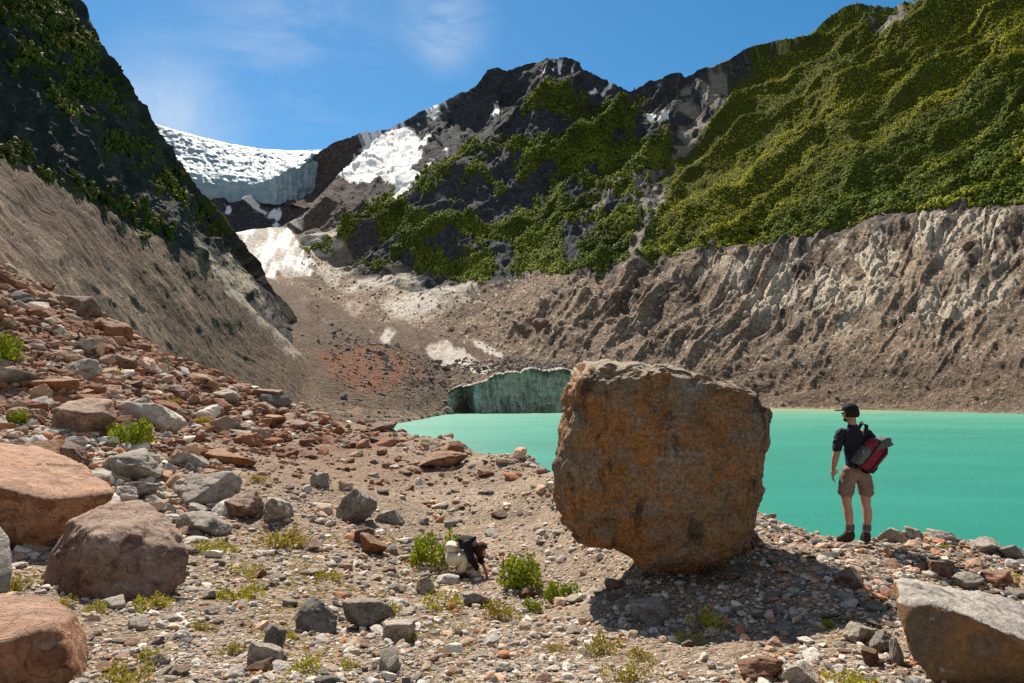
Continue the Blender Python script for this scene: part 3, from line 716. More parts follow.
def ground_h(x, y):
    """height of the near ground (world z)"""
    x = np.asarray(x, float); y = np.asarray(y, float)
    P = np.stack([x, y, 0 * x], -1)
    k = np.clip(y / 12.0, 0.6, 2.2)
    return EYE + base_h(x, y) + fbm(P / 2.4, 4, seed=401) * 0.10 * k + fbm(P / 0.45, 4, seed=402) * 0.028
_MY = np.exp(np.linspace(math.log(3.2), math.log(58), 260))
def hit(px, py):
    """where the line of sight through a point of the view meets the near ground (vectorised)"""
    px = np.atleast_1d(np.asarray(px, float)); py = np.atleast_1d(np.asarray(py, float))
    kx, kz = slopes(px, py)
    X = kx[:, None] * _MY; H = ground_h(X, np.broadcast_to(_MY, X.shape)); Z = EYE + kz[:, None] * _MY
    b = H >= Z; ok = b.any(1); j = np.clip(b.argmax(1), 1, None)
    r = np.arange(len(px)); d0 = (Z - H)[r, j - 1]; d1 = (Z - H)[r, j]
    t = np.clip(d0 / (d0 - d1 + 1e-9), 0, 1); Y = _MY[j - 1] * (1 - t) + _MY[j] * t
    return np.stack([kx * Y, Y, ground_h(kx * Y, Y)], -1), ok

colsF = np.linspace(-190, 1230, 1000)
rowsF = np.exp(np.linspace(math.log(1.8), math.log(66), 560))
kxF = (colsF - 512) / F
XF = kxF[None, :] * rowsF[:, None]; YF = np.broadcast_to(rowsF[:, None], XF.shape)
ZF = ground_h(XF, YF)
n = NT('moraine gravel and sand'); v = n.coord()
n1 = n.noise(v, 0.35, 6, 0.6, 0.3); n2 = n.noise(v, 3.0, 8, 0.7); n3 = n.noise(v, 22, 6, 0.75)
vc = n.new('ShaderNodeSeparateColor', in_0=n.voro(v, 16, 'F1', 'Color')); vd = n.voro(v, 16)
vc2 = n.new('ShaderNodeSeparateColor', in_0=n.voro(v, 40, 'F1', 'Color')); vd2 = n.voro(v, 40)
col = n.ramp(n1, [(0.32, (0.23, 0.175, 0.126)), (0.5, (0.285, 0.22, 0.16)), (0.68, (0.33, 0.265, 0.2))])
red = n.attr('reddish')
col = n.mix(red, col, n.ramp(n2, [(0.35, (0.15, 0.09, 0.065)), (0.65, (0.26, 0.155, 0.105))]))
col = n.mix(0.8, col, n.ramp(vc.outputs[0], [(0.1, 0.62), (0.5, 1.0), (0.9, 1.45)]), 'MULTIPLY')
col = n.mix(0.7, col, n.ramp(vc2.outputs[0], [(0.1, 0.7), (0.5, 1.0), (0.9, 1.3)]), 'MULTIPLY')
col = n.mix(0.8, col, n.ramp(n3, [(0.3, 0.6), (0.5, 1.0), (0.7, 1.35)]), 'MULTIPLY')
h = n.math('ADD', n.math('MULTIPLY', n3, 0.6), n.math('MULTIPLY', vd, -0.9)); h = n.math('ADD', h, n.math('MULTIPLY', vd2, -0.4)); h = n.math('ADD', h, n2)
M_GROUND = n.done(col, 0.95, n.bump(h, 1.0, 0.05), 0.1)
UF = np.broadcast_to(colsF[None, :], XF.shape)
redF = (1 - sstep(300, 470, UF)) * sstep(15, 24, YF) * (0.55 + 0.45 * sstep(-.2, .3, fbm(np.stack([XF / 3, YF / 3, 0 * XF], -1), 3, seed=9)))
me = mesh_np('moraine_ground', np.stack([XF, YF, ZF], -1).reshape(-1, 3), grid_faces(*XF.shape), [M_GROUND], True, {'reddish': flat(redF)})
tag(link('moraine_ground', me), kind='structure')
# ------------------------------------------------------------------ woods
def leaf_mat(name, soft=False, trans=0.15):
    n = NT(name); c = n.attr('col', 'Color')
    n.set(n.bsdf.inputs['Base Color'], c)
    if soft: n.set(n.bsdf.inputs['Normal'], n.attr('lean', 'Vector'))
    n.bsdf.inputs['Roughness'].default_value = .8; n.bsdf.inputs['Roughness'].default_value = 0.75; n.bsdf.inputs['Specular IOR Level'].default_value = 0.12
    tr = n.new('ShaderNodeBsdfTranslucent'); n.set(tr.inputs['Color'], c)
    mx = n.new('ShaderNodeMixShader'); mx.inputs[0].default_value = trans
    n.t.links.new(n.bsdf.outputs[0], mx.inputs[1]); n.t.links.new(tr.outputs[0], mx.inputs[2])
    n.t.links.new(mx.outputs[0], n.n['Material Output'].inputs['Surface'])
    return n.mat
M_LEAF = leaf_mat('foliage', False, 0.2)
M_WOOD = leaf_mat('distant foliage', True, 0.08)

def crown_variant(seed, n_cards, lobes=5, tall=1.0):
    """crown of radius about 1: a few lobes covered in small leaf sprays, with gaps"""
    r = np.random.default_rng(seed)
    lc = r.normal(size=(lobes, 3)) * np.array([0.42, 0.42, 0.34 * tall]); lc[0] *= 0.2
    lr = r.uniform(0.42, 0.68, lobes)
    V, Fc, tone, Nn = [], [], [], []
    for k in range(lobes):                                  # leafy mass inside each lobe
        v, f = ico(1)
        v = v * (lr[k] * 0.74) * (1 + 0.25 * r.normal(size=(len(v), 1))) + lc[k]
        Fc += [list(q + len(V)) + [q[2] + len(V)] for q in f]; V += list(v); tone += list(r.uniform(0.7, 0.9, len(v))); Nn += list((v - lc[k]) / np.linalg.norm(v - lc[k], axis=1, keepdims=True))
    for i in range(n_cards):
        k = r.integers(lobes); d = r.normal(size=3); d /= np.linalg.norm(d)
        if d[2] < -0.5: d[2] *= -1
        p = lc[k] + d * lr[k] * r.uniform(0.72, 1.06)
        nrm = d + r.normal(size=3) * 0.32; nrm /= np.linalg.norm(nrm)
        u = np.cross(nrm, r.normal(size=3)); u /= np.linalg.norm(u); w_ = np.cross(nrm, u)
        s = r.uniform(0.1, 0.24)
        b0 = len(V); t_ = r.uniform(0.8, 1.2)
        for (x, y) in ((-1, -.6), (.9, -.8), (1, .7), (-.7, 1)):
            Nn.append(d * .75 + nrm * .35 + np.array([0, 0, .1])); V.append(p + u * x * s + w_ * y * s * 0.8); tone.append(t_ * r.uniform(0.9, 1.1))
        Fc.append([b0, b0 + 1, b0 + 2, b0 + 3])
    Nn = np.array(Nn); Nn /= np.linalg.norm(Nn, axis=1, keepdims=True)
    return np.array(V), np.array(Fc), np.array(tone), Nn
CROWN = [crown_variant(500 + i, 70, 5) for i in range(7)]
CROWN_M = [crown_variant(560 + i, 36, 4, 1.1) for i in range(8)]
CROWN_S = [crown_variant(540 + i, 34, 3, 0.8) for i in range(7)]

def place_wood(name, S_, sel, n, size, cols3, variants, spacing_pow=1.0):
    w_ = np.where(sel, np.clip(S_['veg'], 0, 1), 0.0)
    pu = np.abs(np.gradient(S_['U'], axis=1) * np.gradient(S_['V'], axis=0)) + 0.25
    w_ = (w_ ** 1.5 * pu).ravel(); w_ /= w_.sum()
    idx = rng.choice(len(w_), n, p=w_)
    p = S_['POS'].reshape(-1, 3)[idx] + rng.normal(size=(n, 3)) * S_['D'].reshape(-1)[idx][:, None] * 0.5
    h = size(S_['POS'].reshape(-1, 3)[idx], S_['D'].reshape(-1)[idx]) * np.exp(rng.normal(size=n) * 0.25)
    uu, vv_ = S_['U'].reshape(-1)[idx], S_['V'].reshape(-1)[idx]
    z = np.clip(0.5 + 0.55 * fbm(np.stack([p[:, 0] / 70, p[:, 1] / 70, p[:, 2] / 70], -1), 4, seed=601) + rng.normal(size=n) * 0.13, 0, 1)
    col = np.array(cols3[0])[None] * (1 - z[:, None]) + np.array(cols3[1])[None] * z[:, None]
    if name == 'forest':                                     # sunlit band painted into leaf colour, darker leaves low at the end
        z = np.clip(0.5 + 0.5 * fbm(np.stack([S_['G'].reshape(-1)[idx] / 16, S_['A'].reshape(-1)[idx] / 90, 0 * h], -1), 3, seed=603) + (z - .5) * .8, 0, 1)
        z = np.clip(z + .28 * mask([[(1040,-60),(1040,60),(880,110),(760,190),(660,248),(640,240),(720,150),(850,60),(960,-40)]], uu, vv_, 25) - .3 * mask([[(860,110),(1040,70),(1040,205),(900,210),(800,230),(780,200)]], uu, vv_, 30), 0, 1)
    col = np.array(cols3[0])[None] * (1 - z[:, None]) + np.array(cols3[1])[None] * z[:, None]
    odd = rng.random(n) < 0.03; col[odd] = np.array(cols3[2])
    scl = np.stack([h * rng.uniform(.8, 1.2, n), h * rng.uniform(.8, 1.2, n), h * rng.uniform(.85, 1.35, n)], -1)
    p[:, 2] += h * 0.55
    return scatter_mesh(name, variants, p, rand_rot(n, upright=True), scl, [M_WOOD], col, soft=S_['N'].reshape(-1, 3)[idx])
G3 = [(0.12, 0.165, 0.016), (0.46, 0.455, 0.03), (0.2, 0.17, 0.03)]
right_sel = (FAR['U'] > 640) & (FAR['T'] < 5.25)
near_f = lambda P, D: np.clip(2.9 - (P[:, 1] - 760) / 420, 1.9, 3.0)
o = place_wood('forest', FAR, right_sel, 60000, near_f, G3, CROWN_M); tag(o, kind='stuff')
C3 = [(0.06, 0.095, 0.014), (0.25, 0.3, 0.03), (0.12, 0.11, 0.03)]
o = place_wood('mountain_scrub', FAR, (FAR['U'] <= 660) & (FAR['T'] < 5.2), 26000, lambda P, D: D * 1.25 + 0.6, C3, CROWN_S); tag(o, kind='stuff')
o = place_wood('cliff_scrub', LEFT, (LEFT['T'] < 3.05), 3000, lambda P, D: D * 1.9 + 0.5, [(0.06, 0.07, 0.014), (0.19, 0.19, 0.03), (0.15, 0.12, 0.04)], CROWN_S); tag(o, kind='stuff')

# single trees along the lower edge of the wood, above the moraine wall, and on the foot of the left cliff
M_BARK = NT('bark'); _v = M_BARK.coord(); M_BARK = M_BARK.done(M_BARK.mix(M_BARK.noise(_v, 3, 6, 0.7), (0.05, 0.04, 0.03), (0.16, 0.13, 0.1)), 0.95)
def tube(pts, radii, seg=7):
    pts = np.array(pts, float); V, Fc = [], []
    for i, p in enumerate(pts):
        d = pts[min(i + 1, len(pts) - 1)] - pts[max(i - 1, 0)]; d /= np.linalg.norm(d)
        u = np.cross(d, (0.3, 1, 0.2)); u /= np.linalg.norm(u); w_ = np.cross(d, u)
        for k in range(seg):
            a = 2 * math.pi * k / seg; V.append(p + (u * math.cos(a) + w_ * math.sin(a)) * radii[i])
    for i in range(len(pts) - 1):
        for k in range(seg):
            Fc.append([i * seg + k, i * seg + (k + 1) % seg, (i + 1) * seg + (k + 1) % seg, (i + 1) * seg + k])
    return np.array(V), np.array(Fc)
def merge(parts):
    V, Fc, o_ = [], [], 0
    for v, f in parts: V.append(v); Fc.append(f + o_); o_ += len(v)
    return np.concatenate(V), np.concatenate(Fc)
TREES = []
for k in range(6):
    r = np.random.default_rng(700 + k)
    parts = [tube([(0, 0, -0.8), (0.05, 0, 0.6), (r.normal() * .1, r.normal() * .1, 1.5)], [0.13, 0.1, 0.04])]
    for j in range(4):
        a = r.uniform(0, 6.28); parts.append(tube([(0, 0, 0.4 + .15 * j), (math.cos(a) * .4, math.sin(a) * .4, 0.9 + .15 * j), (math.cos(a) * .7, math.sin(a) * .7, 1.25 + .1 * j)], [0.05, 0.035, 0.012], 5))
    tv, tf = merge(parts)
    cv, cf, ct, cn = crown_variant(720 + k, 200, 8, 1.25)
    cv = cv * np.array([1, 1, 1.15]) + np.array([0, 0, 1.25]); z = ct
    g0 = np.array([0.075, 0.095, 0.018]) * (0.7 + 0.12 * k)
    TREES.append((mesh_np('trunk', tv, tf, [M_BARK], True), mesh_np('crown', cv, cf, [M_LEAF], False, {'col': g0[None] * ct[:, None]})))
tree_idx = 0
def surf_near(S_, px, py):
    PU, PV = project(S_['POS'])
    d = (PU - px) ** 2 + (PV - py) ** 2 + 1e-4 * S_['POS'][..., 1]
    j = np.unravel_index(np.argmin(d), d.shape)
    return S_['POS'][j], S_['D'][j]
def put_tree(S_, px, py, rad, label, group):
    global tree_idx
    p, D_ = surf_near(S_, px, py); t_, c_ = TREES[tree_idx % 6]; tree_idx += 1
    e = empty('tree', (p[0], p[1], p[2] - 0.2 * rad), rng.uniform(0, 6.28)); e.scale = (rad, rad, rad * rng.uniform(.9, 1.2))
    tag(e, label, 'tree', group); link('trunk', t_, e); link('crown', c_, e)
edge_x = [(752,236),(766,233),(779,232),(796,230),(811,226),(829,224),(842,221),(861,216),(875,213),(891,208),(905,206),(921,204),(938,203),(957,201),(972,200),(988,199),(1003,198),(1016,197),(735,239),(718,241),(703,243),(690,245)]
for i, (x, y) in enumerate(edge_x):
    put_tree(FAR, x + rng.uniform(-2, 2), y - 1, rng.uniform(3.6, 5.2), 'bushy green tree on the brink of the moraine wall', 'trees along the brink of the moraine wall')
for x, y, rad, lab in [(143,226,2.6,'olive green tree at the foot of the dark cliff, the largest there'), (120,213,1.9,'small olive tree at the foot of the dark cliff uphill of the largest one'),
                       (104,206,1.6,'low olive tree on the scree below the dark cliff'), (25,164,1.3,'low green tree on the top of the scree at the frame edge'), (76,186,1.2,'lone small tree where scree meets dark cliff'), (168,240,1.7,'small tree on the scree beside pale bedrock')]:
    put_tree(LEFT, x, y, rad, lab, 'trees at the foot of the dark cliff')

# ------------------------------------------------------------------ stones
def stone(seed, sub=4, planes=11, p=22, rough=0.05, dims=(1, 1, 1), dmin=0.55):
    r = np.random.default_rng(seed); v, f = ico(sub)
    n_ = r.normal(size=(planes, 3)); n_ /= np.linalg.norm(n_, axis=1, keepdims=True)
    d_ = r.uniform(dmin, 1.0, planes); n_ = np.concatenate([n_, -n_[:4]]); d_ = np.concatenate([d_, r.uniform(.6, 1, 4)])
    n_ = np.concatenate([n_, np.eye(3), -np.eye(3)]); d_ = np.concatenate([d_, np.full(6, 1.25)])
    q = np.clip(v @ n_.T / d_[None], 0, None)
    rad = (q ** p).sum(1) ** (-1.0 / p)
    V = v * rad[:, None]
    if sub >= 3:
        V = V * (1 + rough * fbm(V * 2.2 + seed, 5, seed=seed) + rough * 0.8 * (ridged(V * 3.0 + seed, 3, seed=seed + 5) - 0.5) + rough * 1.1 * (worley(V * 2.4 + seed, seed + 2)[2] - .5))[:, None]
    lo, hi = V.min(0), V.max(0)
    return (V - (lo + hi) / 2) / (hi - lo) * np.array(dims), f
def hull_stone(pts, seed, sub=6, p=26, rough=0.03, extra=()):
    """stone with the given corner points; p sets how sharp its edges are"""
    pts = np.array(pts, float); c = pts.mean(0)
    bm = bmesh.new(); [bm.verts.new(q - c) for q in pts]
    r = bmesh.ops.convex_hull(bm, input=bm.verts); bm.normal_update()
    pl = np.array([[*f.normal, f.normal.dot(f.verts[0].co)] for f in bm.faces]); bm.free()
    s = np.sign(pl[:, 3:4]); pl = pl * s
    rr_ = np.random.default_rng(seed); ex = rr_.normal(size=(16, 3)); ex /= np.linalg.norm(ex, axis=1, keepdims=True)
    hx = ((pts - c) @ ex.T).max(0) * rr_.uniform(.94, .995, 16); pl = np.concatenate([pl, np.concatenate([ex, hx[:, None]], 1)])
    v, f = ico(sub)
    q = np.clip(v @ pl[:, :3].T / pl[:, 3][None], 0, None)
    V = v * ((q ** p).sum(1) ** (-1.0 / p))[:, None]
    size = np.linalg.norm(V, axis=1, keepdims=True).mean()
    W = V / size
    d = rough * fbm(W * 2.0 + seed, 6, seed=seed) + rough * 0.7 * (ridged(W * 2.6 + seed, 5, seed=seed + 3) - 0.6) + rough * 0.3 * fbm(W * 11, 4, seed=seed + 8)
    f1, f2, cid = worley(W * 1.9 + seed, seed + 4)
    d = d + rough * 1.3 * (cid - 0.5)
    n_ = (q ** p) @ pl[:, :3]; n_ /= np.linalg.norm(n_, axis=1, keepdims=True)
    return V + n_ * (d * size)[:, None], f, c
def add_hull(name, corners, mat, label, cat, seed, rough=0.03, sub=6, p=26, k=1.0):
    V, f, c = hull_stone([at(q[0], q[1], q[2] * k) for q in corners], seed, sub, p, rough)
    o = link(name, mesh_np(name, V, f, [mat], True), None, tuple(c)); return tag(o, label, cat)

# the great boulder
OUT = [(553,528),(554,488),(559,450),(565,412),(574,376),(585,364),(600,361.5),(640,362),(668,366),(692,371),(714,379),(737,383),(752,394),(764,411),(767,424),(765,450),(764,478),(762,503),(758,528),(752,549),(735,558),(702,572),(660,573),(625,563),(600,554),(578,546),(560,535)]
YB = 8.55
OP = np.array([at(x, y, YB - 0.25) for x, y in OUT]); cB = np.array([(OP[:, 0].min() + OP[:, 0].max()) / 2, YB + 0.35, (OP[:, 2].min() + OP[:, 2].max()) / 2])
v, f = ico(7)
th = np.arctan2(OP[:, 2] - cB[2], OP[:, 0] - cB[0]); rr = np.hypot(OP[:, 2] - cB[2], OP[:, 0] - cB[0]); od = np.argsort(th)
th, rr = th[od], rr[od]
ang = np.arctan2(v[:, 2], v[:, 0]); Rv = np.interp(ang, np.concatenate([th - 2 * np.pi, th, th + 2 * np.pi]), np.tile(rr, 3))
rho = np.hypot(v[:, 0], v[:, 2]); e = 0.30
rho2 = np.clip(rho, 1e-6, 1) ** e; yv = np.sign(v[:, 1]) * np.abs(v[:, 1]) ** 0.34 * 0.98
V = np.stack([np.cos(ang) * Rv * rho2, yv, np.sin(ang) * Rv * rho2], -1)
V[:, 1] += 0.10 * V[:, 2] * (V[:, 1] < 0) * -1.0 - 0.14 * V[:, 0] * (V[:, 1] < 0)         # the near face leans out a little at the top and turns from the light
V = V * np.stack([1 - 0.07 * (yv > 0) * yv, 1 + 0 * yv, 1 - 0.10 * (yv > 0) * yv], -1)
nr = V / np.array([1.25, 1.0, 1.2]); nr = np.sign(nr) * np.abs(nr) ** 3; nr /= np.linalg.norm(nr, axis=1, keepdims=True)
W = V
dd = -0.05 * sstep(.5, .75, ridged(W * .8 + 11, 3, seed=809)) + 0.075 * fbm(W * 1.3, 6, seed=801) + 0.075 * (ridged(W * 1.5 + 4, 5, seed=802) - 0.6) + 0.03 * fbm(W * 6, 5, seed=803)
f1, f2, cid = worley(W * 1.9 + 0.3 * fbm(W * 2, 3, seed=5)[:, None], 12); dd += 0.085 * (cid - 0.5)
f1, f2, cid = worley(W * 5.5 + 0.3 * fbm(W * 3, 3, seed=6)[:, None], 13); dd += 0.035 * (cid - 0.5)
V = (V + nr * dd[:, None]) * np.array([.975, 1, 1])
n = NT('rust-stained granite'); vv = n.coord()
big = n.noise(vv, 1.1, 5, 0.6, 0.8); mid = n.noise(vv, 3.2, 8, 0.7, 0.5); fine = n.noise(vv, 24, 6, 0.75); spots = n.voro(vv, 60); st = n.noise(n.scaled(vv, (1, 1, 0.35)), 4.0, 8, 0.68, 0.6)
col = n.ramp(big, [(0.3, (0.2, 0.145, 0.095)), (0.42, (0.25, 0.14, 0.065)), (0.52, (0.3, 0.13, 0.036)), (0.62, (0.19, 0.125, 0.075)), (0.75, (0.28, 0.22, 0.15))])
col = n.mix(n.ramp(mid, [(0.48, 0.0), (0.62, 0.75)]), col, (0.19, 0.16, 0.125))
col = n.mix(n.ramp(n.noise(vv, 0.9, 7, 0.65, 1.0), [(0.5, 0.0), (0.62, 0.5)]), col, n.ramp(mid, [(0.3, (0.13, 0.115, 0.1)), (0.7, (0.3, 0.265, 0.22))]))
col = n.mix(n.ramp(st, [(0.56, 0.0), (0.66, 0.8)]), col, (0.045, 0.032, 0.024))
col = n.mix(0.85, col, n.ramp(fine, [(0.32, 0.3), (0.5, 1.0), (0.68, 1.8)]), 'MULTIPLY')
col = n.mix(n.ramp(n.noise(vv, 11, 6, 0.7), [(0.62, 0.0), (0.7, 0.5)]), col, (0.32, 0.27, 0.21))
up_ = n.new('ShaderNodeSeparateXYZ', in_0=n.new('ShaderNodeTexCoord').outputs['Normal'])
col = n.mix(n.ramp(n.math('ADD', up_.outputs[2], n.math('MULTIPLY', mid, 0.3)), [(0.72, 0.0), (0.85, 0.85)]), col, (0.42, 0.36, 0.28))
h = n.math('ADD', n.math('MULTIPLY', mid, 1.2), n.math('MULTIPLY', fine, 0.35)); h = n.math('ADD', h, n.math('MULTIPLY', st, 0.6))
M_BOULDER = n.done(col, 0.9, n.bump(h, 1.0, 0.07), 0.15)
tag(link('boulder', mesh_np('boulder', V, f, [M_BOULDER], True), None, tuple(cB)), 'huge rust-stained boulder standing on the moraine crest before the lake, far the largest stone', 'boulder')

# boulders traced by their corners (column, row, depth)
n = NT('pale-topped brown stone'); vv = n.coord()
big = n.noise(vv, 1.7, 6, 0.62, 0.7); fine = n.noise(vv, 26, 6, 0.75); geo = n.new('ShaderNodeNewGeometry'); sx = n.new('ShaderNodeSeparateXYZ', in_0=n.new('ShaderNodeTexCoord').outputs['Normal'])
base = n.ramp(big, [(0.35, (0.14, 0.105, 0.072)), (0.48, (0.26, 0.135, 0.055)), (0.56, (0.16, 0.1, 0.06)), (0.66, (0.22, 0.18, 0.135))])
lich = n.ramp(n.noise(vv, 4, 8, 0.72), [(0.35, (0.24, 0.21, 0.18)), (0.55, (0.42, 0.38, 0.33))])
up = n.math('ADD', sx.outputs[2], n.math('MULTIPLY', n.noise(vv, 5, 6, 0.7), 0.25))
col = n.mix(n.ramp(up, [(0.62, 0.0), (0.72, 1.0)]), base, lich)
col = n.mix(0.85, col, n.ramp(fine, [(0.3, 0.5), (0.5, 1.0), (0.7, 1.4)]), 'MULTIPLY')
M_LICHEN = n.done(col, 0.9, n.bump(n.math('ADD', n.noise(vv, 5, 8, 0.7), n.math('MULTIPLY', fine, 0.3)), 1.0, 0.05), 0.15)
add_hull('boulder', [(893,580,6.3),(900,577,7.2),(962,596,7.0),(1032,604,7.1),(1090,640,6.6),(893,603,6.05),(955,610,5.75),(1030,640,5.5),(1080,665,5.5),(906,655,6.0),(935,690,5.75),(1030,705,5.6),(1085,700,5.8),(930,640,7.2),(1060,650,7.2)], M_LICHEN,
         'low angular boulder with slanting pale grey top, below the standing hiker', 'boulder', 811, 0.05, 6, 55, 0.8)
add_hull('boulder', [(-60,438,14.0),(0,444,14.0),(42,446,13.6),(80,463,12.6),(120,491,11.5),(100,499,11.1),(50,503,10.6),(24,494,10.4),(-60,474,10.3),(108,500,11.9),(66,520,11.2),(46,547,10.9),(20,556,10.9),(-60,556,10.8),(0,545,13.5),(80,508,13.0)], R_PINK,
         'large orange-pink slab boulder with dark overhang at the frame edge', 'boulder', 812, 0.032, 6, 70, 0.84)
add_hull('boulder', [(46,560,9.6),(70,520,9.8),(100,503,10.1),(142,498,10.4),(168,514,10.0),(190,545,9.7),(190,580,9.5),(165,600,9.1),(108,622,8.7),(50,610,9.1),(42,590,9.6),(96,536,8.9),(120,520,11.2),(170,580,11.0),(60,580,11.0)], R_BROWN,
         'large reddish-brown pitted boulder on gravel beside the orange-pink slab', 'boulder', 813, 0.042, 6, 70, 0.8)
add_hull('boulder', [(-60,588,6.8),(0,593,6.8),(50,596,6.8),(80,612,6.4),(90,650,6.1),(88,700,6.0),(24,634,5.5),(-60,652,5.2),(62,622,5.7),(20,740,5.2),(-60,760,4.9),(70,720,5.5),(50,690,7.0),(-60,690,7.0)], R_PINK,
         'orange boulder with a grey hollowed front, cut by the bottom corner of the frame', 'boulder', 814, 0.032, 6, 70, 0.79)
add_hull('boulder', [(-40,520,8.6),(-5,520,8.6),(10,538,8.4),(14,575,8.1),(10,597,8.0),(-40,600,7.8),(-20,560,9.2),(0,540,9.2)], R_GREY,
         'pale purplish-grey rock standing between the orange-pink slab and the orange boulder', 'boulder', 815, 0.03, 5, 26, 0.81)

HERO = [  # x0, y0, x1, y1, colour, description
 (168,467,236,510,'grey','broad grey rock with flat lit top and dark underside, on the gravel'),
 (223,486,264,522,'brown','rounded brown-grey rock beside the broad flat-topped one'),
 (254,495,291,526,'grey','knobbly pale grey rock next to the rounded brown-grey one'),
 (178,511,230,538,'grey','low grey-brown rock just before the broad flat-topped one'),
 (125,394,181,435,'pale','big pale grey boulder with a bright yellow-green shrub at its side'),
 (28,371,76,398,'rust','wedge-shaped rust brown rock on the rubble slope'),
 (-14,366,44,392,'grey','flat grey slab at the frame edge above the green bush'),
 (57,356,101,380,'grey','grey block with dark side among the upper rubble'),
 (62,392,112,442,'brown','large dull brown rock slab leaning among the boulders'),
 (94,316,127,340,'rust','slab of pinkish rust rock tilted on the upper scree edge'),
 (62,289,96,318,'brown','dark overhanging brown block high on the rubble slope'),
 (44,322,74,338,'pale','whitish slab lying high on the rubble slope'),
 (76,334,102,356,'grey','grey pointed block below the whitish slab'),
 (104,351,132,370,'brown','dark reddish-brown block beside the pale grey boulder top'),
 (17,435,62,470,'rust','orange rust rock with a sunlit top behind the orange-pink slab'),
 (60,436,90,472,'brown','dark shaded brown block behind the orange-pink slab'),
 (98,444,160,490,'grey','big rough grey-brown rock beside the bright shrub'),
 (80,468,112,492,'grey','small dark-faced grey block under the big rough grey-brown rock'),
 (148,468,178,484,'pink','flat pinkish stone on the sand by the rough grey-brown rock'),
 (118,482,158,502,'grey','blue-grey slab with a straight edge, behind the reddish-brown boulder'),
 (176,450,210,472,'pale','pale flat-topped slab above the broad flat-topped grey rock'),
 (204,448,256,469,'rust','bright orange-rust rock alone on the sandy slope'),
 (164,382,190,398,'brown','dark brown rock among red rubble'),
 (196,403,222,421,'brown','brown rock in the red rubble above the round grey stone'),
 (222,416,240,432,'grey','smooth round grey stone at the foot of the red rubble'),
 (224,428,256,438,'pale','long thin whitish stone lying below the round grey stone'),
 (252,386,284,404,'brown','dark block jutting from the top of the red rubble'),
 (252,400,276,418,'pink','tan pinkish block in the red rubble'),
 (260,412,286,428,'rust','dark rust rock below the tan pinkish block'),
 (280,418,312,432,'brown','brown rock near the lower end of the red rubble'),
 (334,486,376,529,'dark','dark grey rock with pale knobbly side on the bank, the tallest there'),
 (357,532,389,558,'rust','rust-orange angular rock below the dark grey one'),
 (352,524,374,546,'brown','reddish brown rock touching the rust-orange one'),
 (380,508,404,526,'grey','grey rock half way up the sandy bank'),
 (310,470,330,490,'pale','pale white-faced stone on the sandy bank'),
 (418,449,468,470,'pink','broad flat tan slab on the crest left of the huge boulder'),
 (370,420,396,434,'brown','low reddish-brown rock on the far end of the crest'),
 (296,598,340,636,'dark','black and grey angular rock with a sharp ridge, on the gravel'),
 (258,622,288,660,'dark','small dark slate-grey standing stone beside the white lumpy one'),
 (252,640,280,670,'pale','lumpy whitish rock by the small slate-grey stone'),
 (249,662,271,674,'rust','flat orange stone near the bottom of the frame'),
 (342,600,392,632,'grey','grey rock with lit flat top between two tufts of plants'),
 (380,618,416,646,'pale','rounded pale grey rock in front of the flat-topped grey one'),
 (379,650,400,676,'grey','small upright grey rock near the bottom of the frame'),
 (416,576,434,596,'pale','pale upright slab beside the crouching person'),
 (460,592,492,609,'grey','flat blue-grey stone with a dark underside in front of the crouching person'),
 (519,587,536,599,'rust','small orange stone below the middle green shrub'),
 (504,574,520,592,'dark','dark upright stone at the foot of the middle green shrub'),
 (632,600,671,627,'grey','blue-grey rock lying in the huge boulder\'s shadow'),
 (739,659,784,683,'rust','orange slab at the shadow\'s lower edge'),
 (782,662,820,690,'pale','white rock beside the orange slab at the frame bottom'),
 (838,566,862,592,'brown','brown rock on the slope below the standing hiker'),
 (848,624,874,646,'pale','white and orange stone on the gravel by the low angular boulder'),
 (872,630,893,656,'grey','grey split stone beside the low angular boulder'),
 (892,636,902,668,'pale','narrow pale stone standing against the low angular boulder'),
 (860,650,880,668,'pink','pinkish rounded stone near the low angular boulder'),
 (878,528,902,544,'pale','pale rock on the lake-side crest just right of the hiker\'s boots'),
 (904,527,924,541,'pale','whitish rock on the crest, second from the hiker\'s boots'),
 (926,529,950,543,'pale','broad pale rock on the crest, third from the hiker\'s boots'),
 (975,538,1002,556,'grey','big rounded grey rock on the crest near the frame edge'),
 (1000,544,1022,562,'dark','dark rock at the end of the crest by the frame edge'),
 (926,560,954,580,'brown','brown rock in the hiker\'s shadow'),
 (956,572,980,592,'grey','grey rock at the tip of the hiker\'s shadow'),
 (985,570,1012,590,'pink','pinkish rock on the slope above the low angular boulder'),
 (735,528,762,550,'brown','brown rock at the foot of the huge boulder on its lake side'),
 (458,564,475,578,'pink','pinkish pale stone at the crouching person\'s knees'),
 (798,520,822,532,'pale','flat pale stone on the crest between huge boulder and hiker'),
]
RSHAPE = {}
def rock_mesh(colour, k):
    if (colour, k) not in RSHAPE:
        v_, f_ = stone(900 + k, 5 if k < 200 else 4, 9 + k % 6, 30, 0.06)
        RSHAPE[(colour, k)] = mesh_np('rock', v_, f_, [RMATS[colour]], True)
    return RSHAPE[(colour, k)]
centres = []
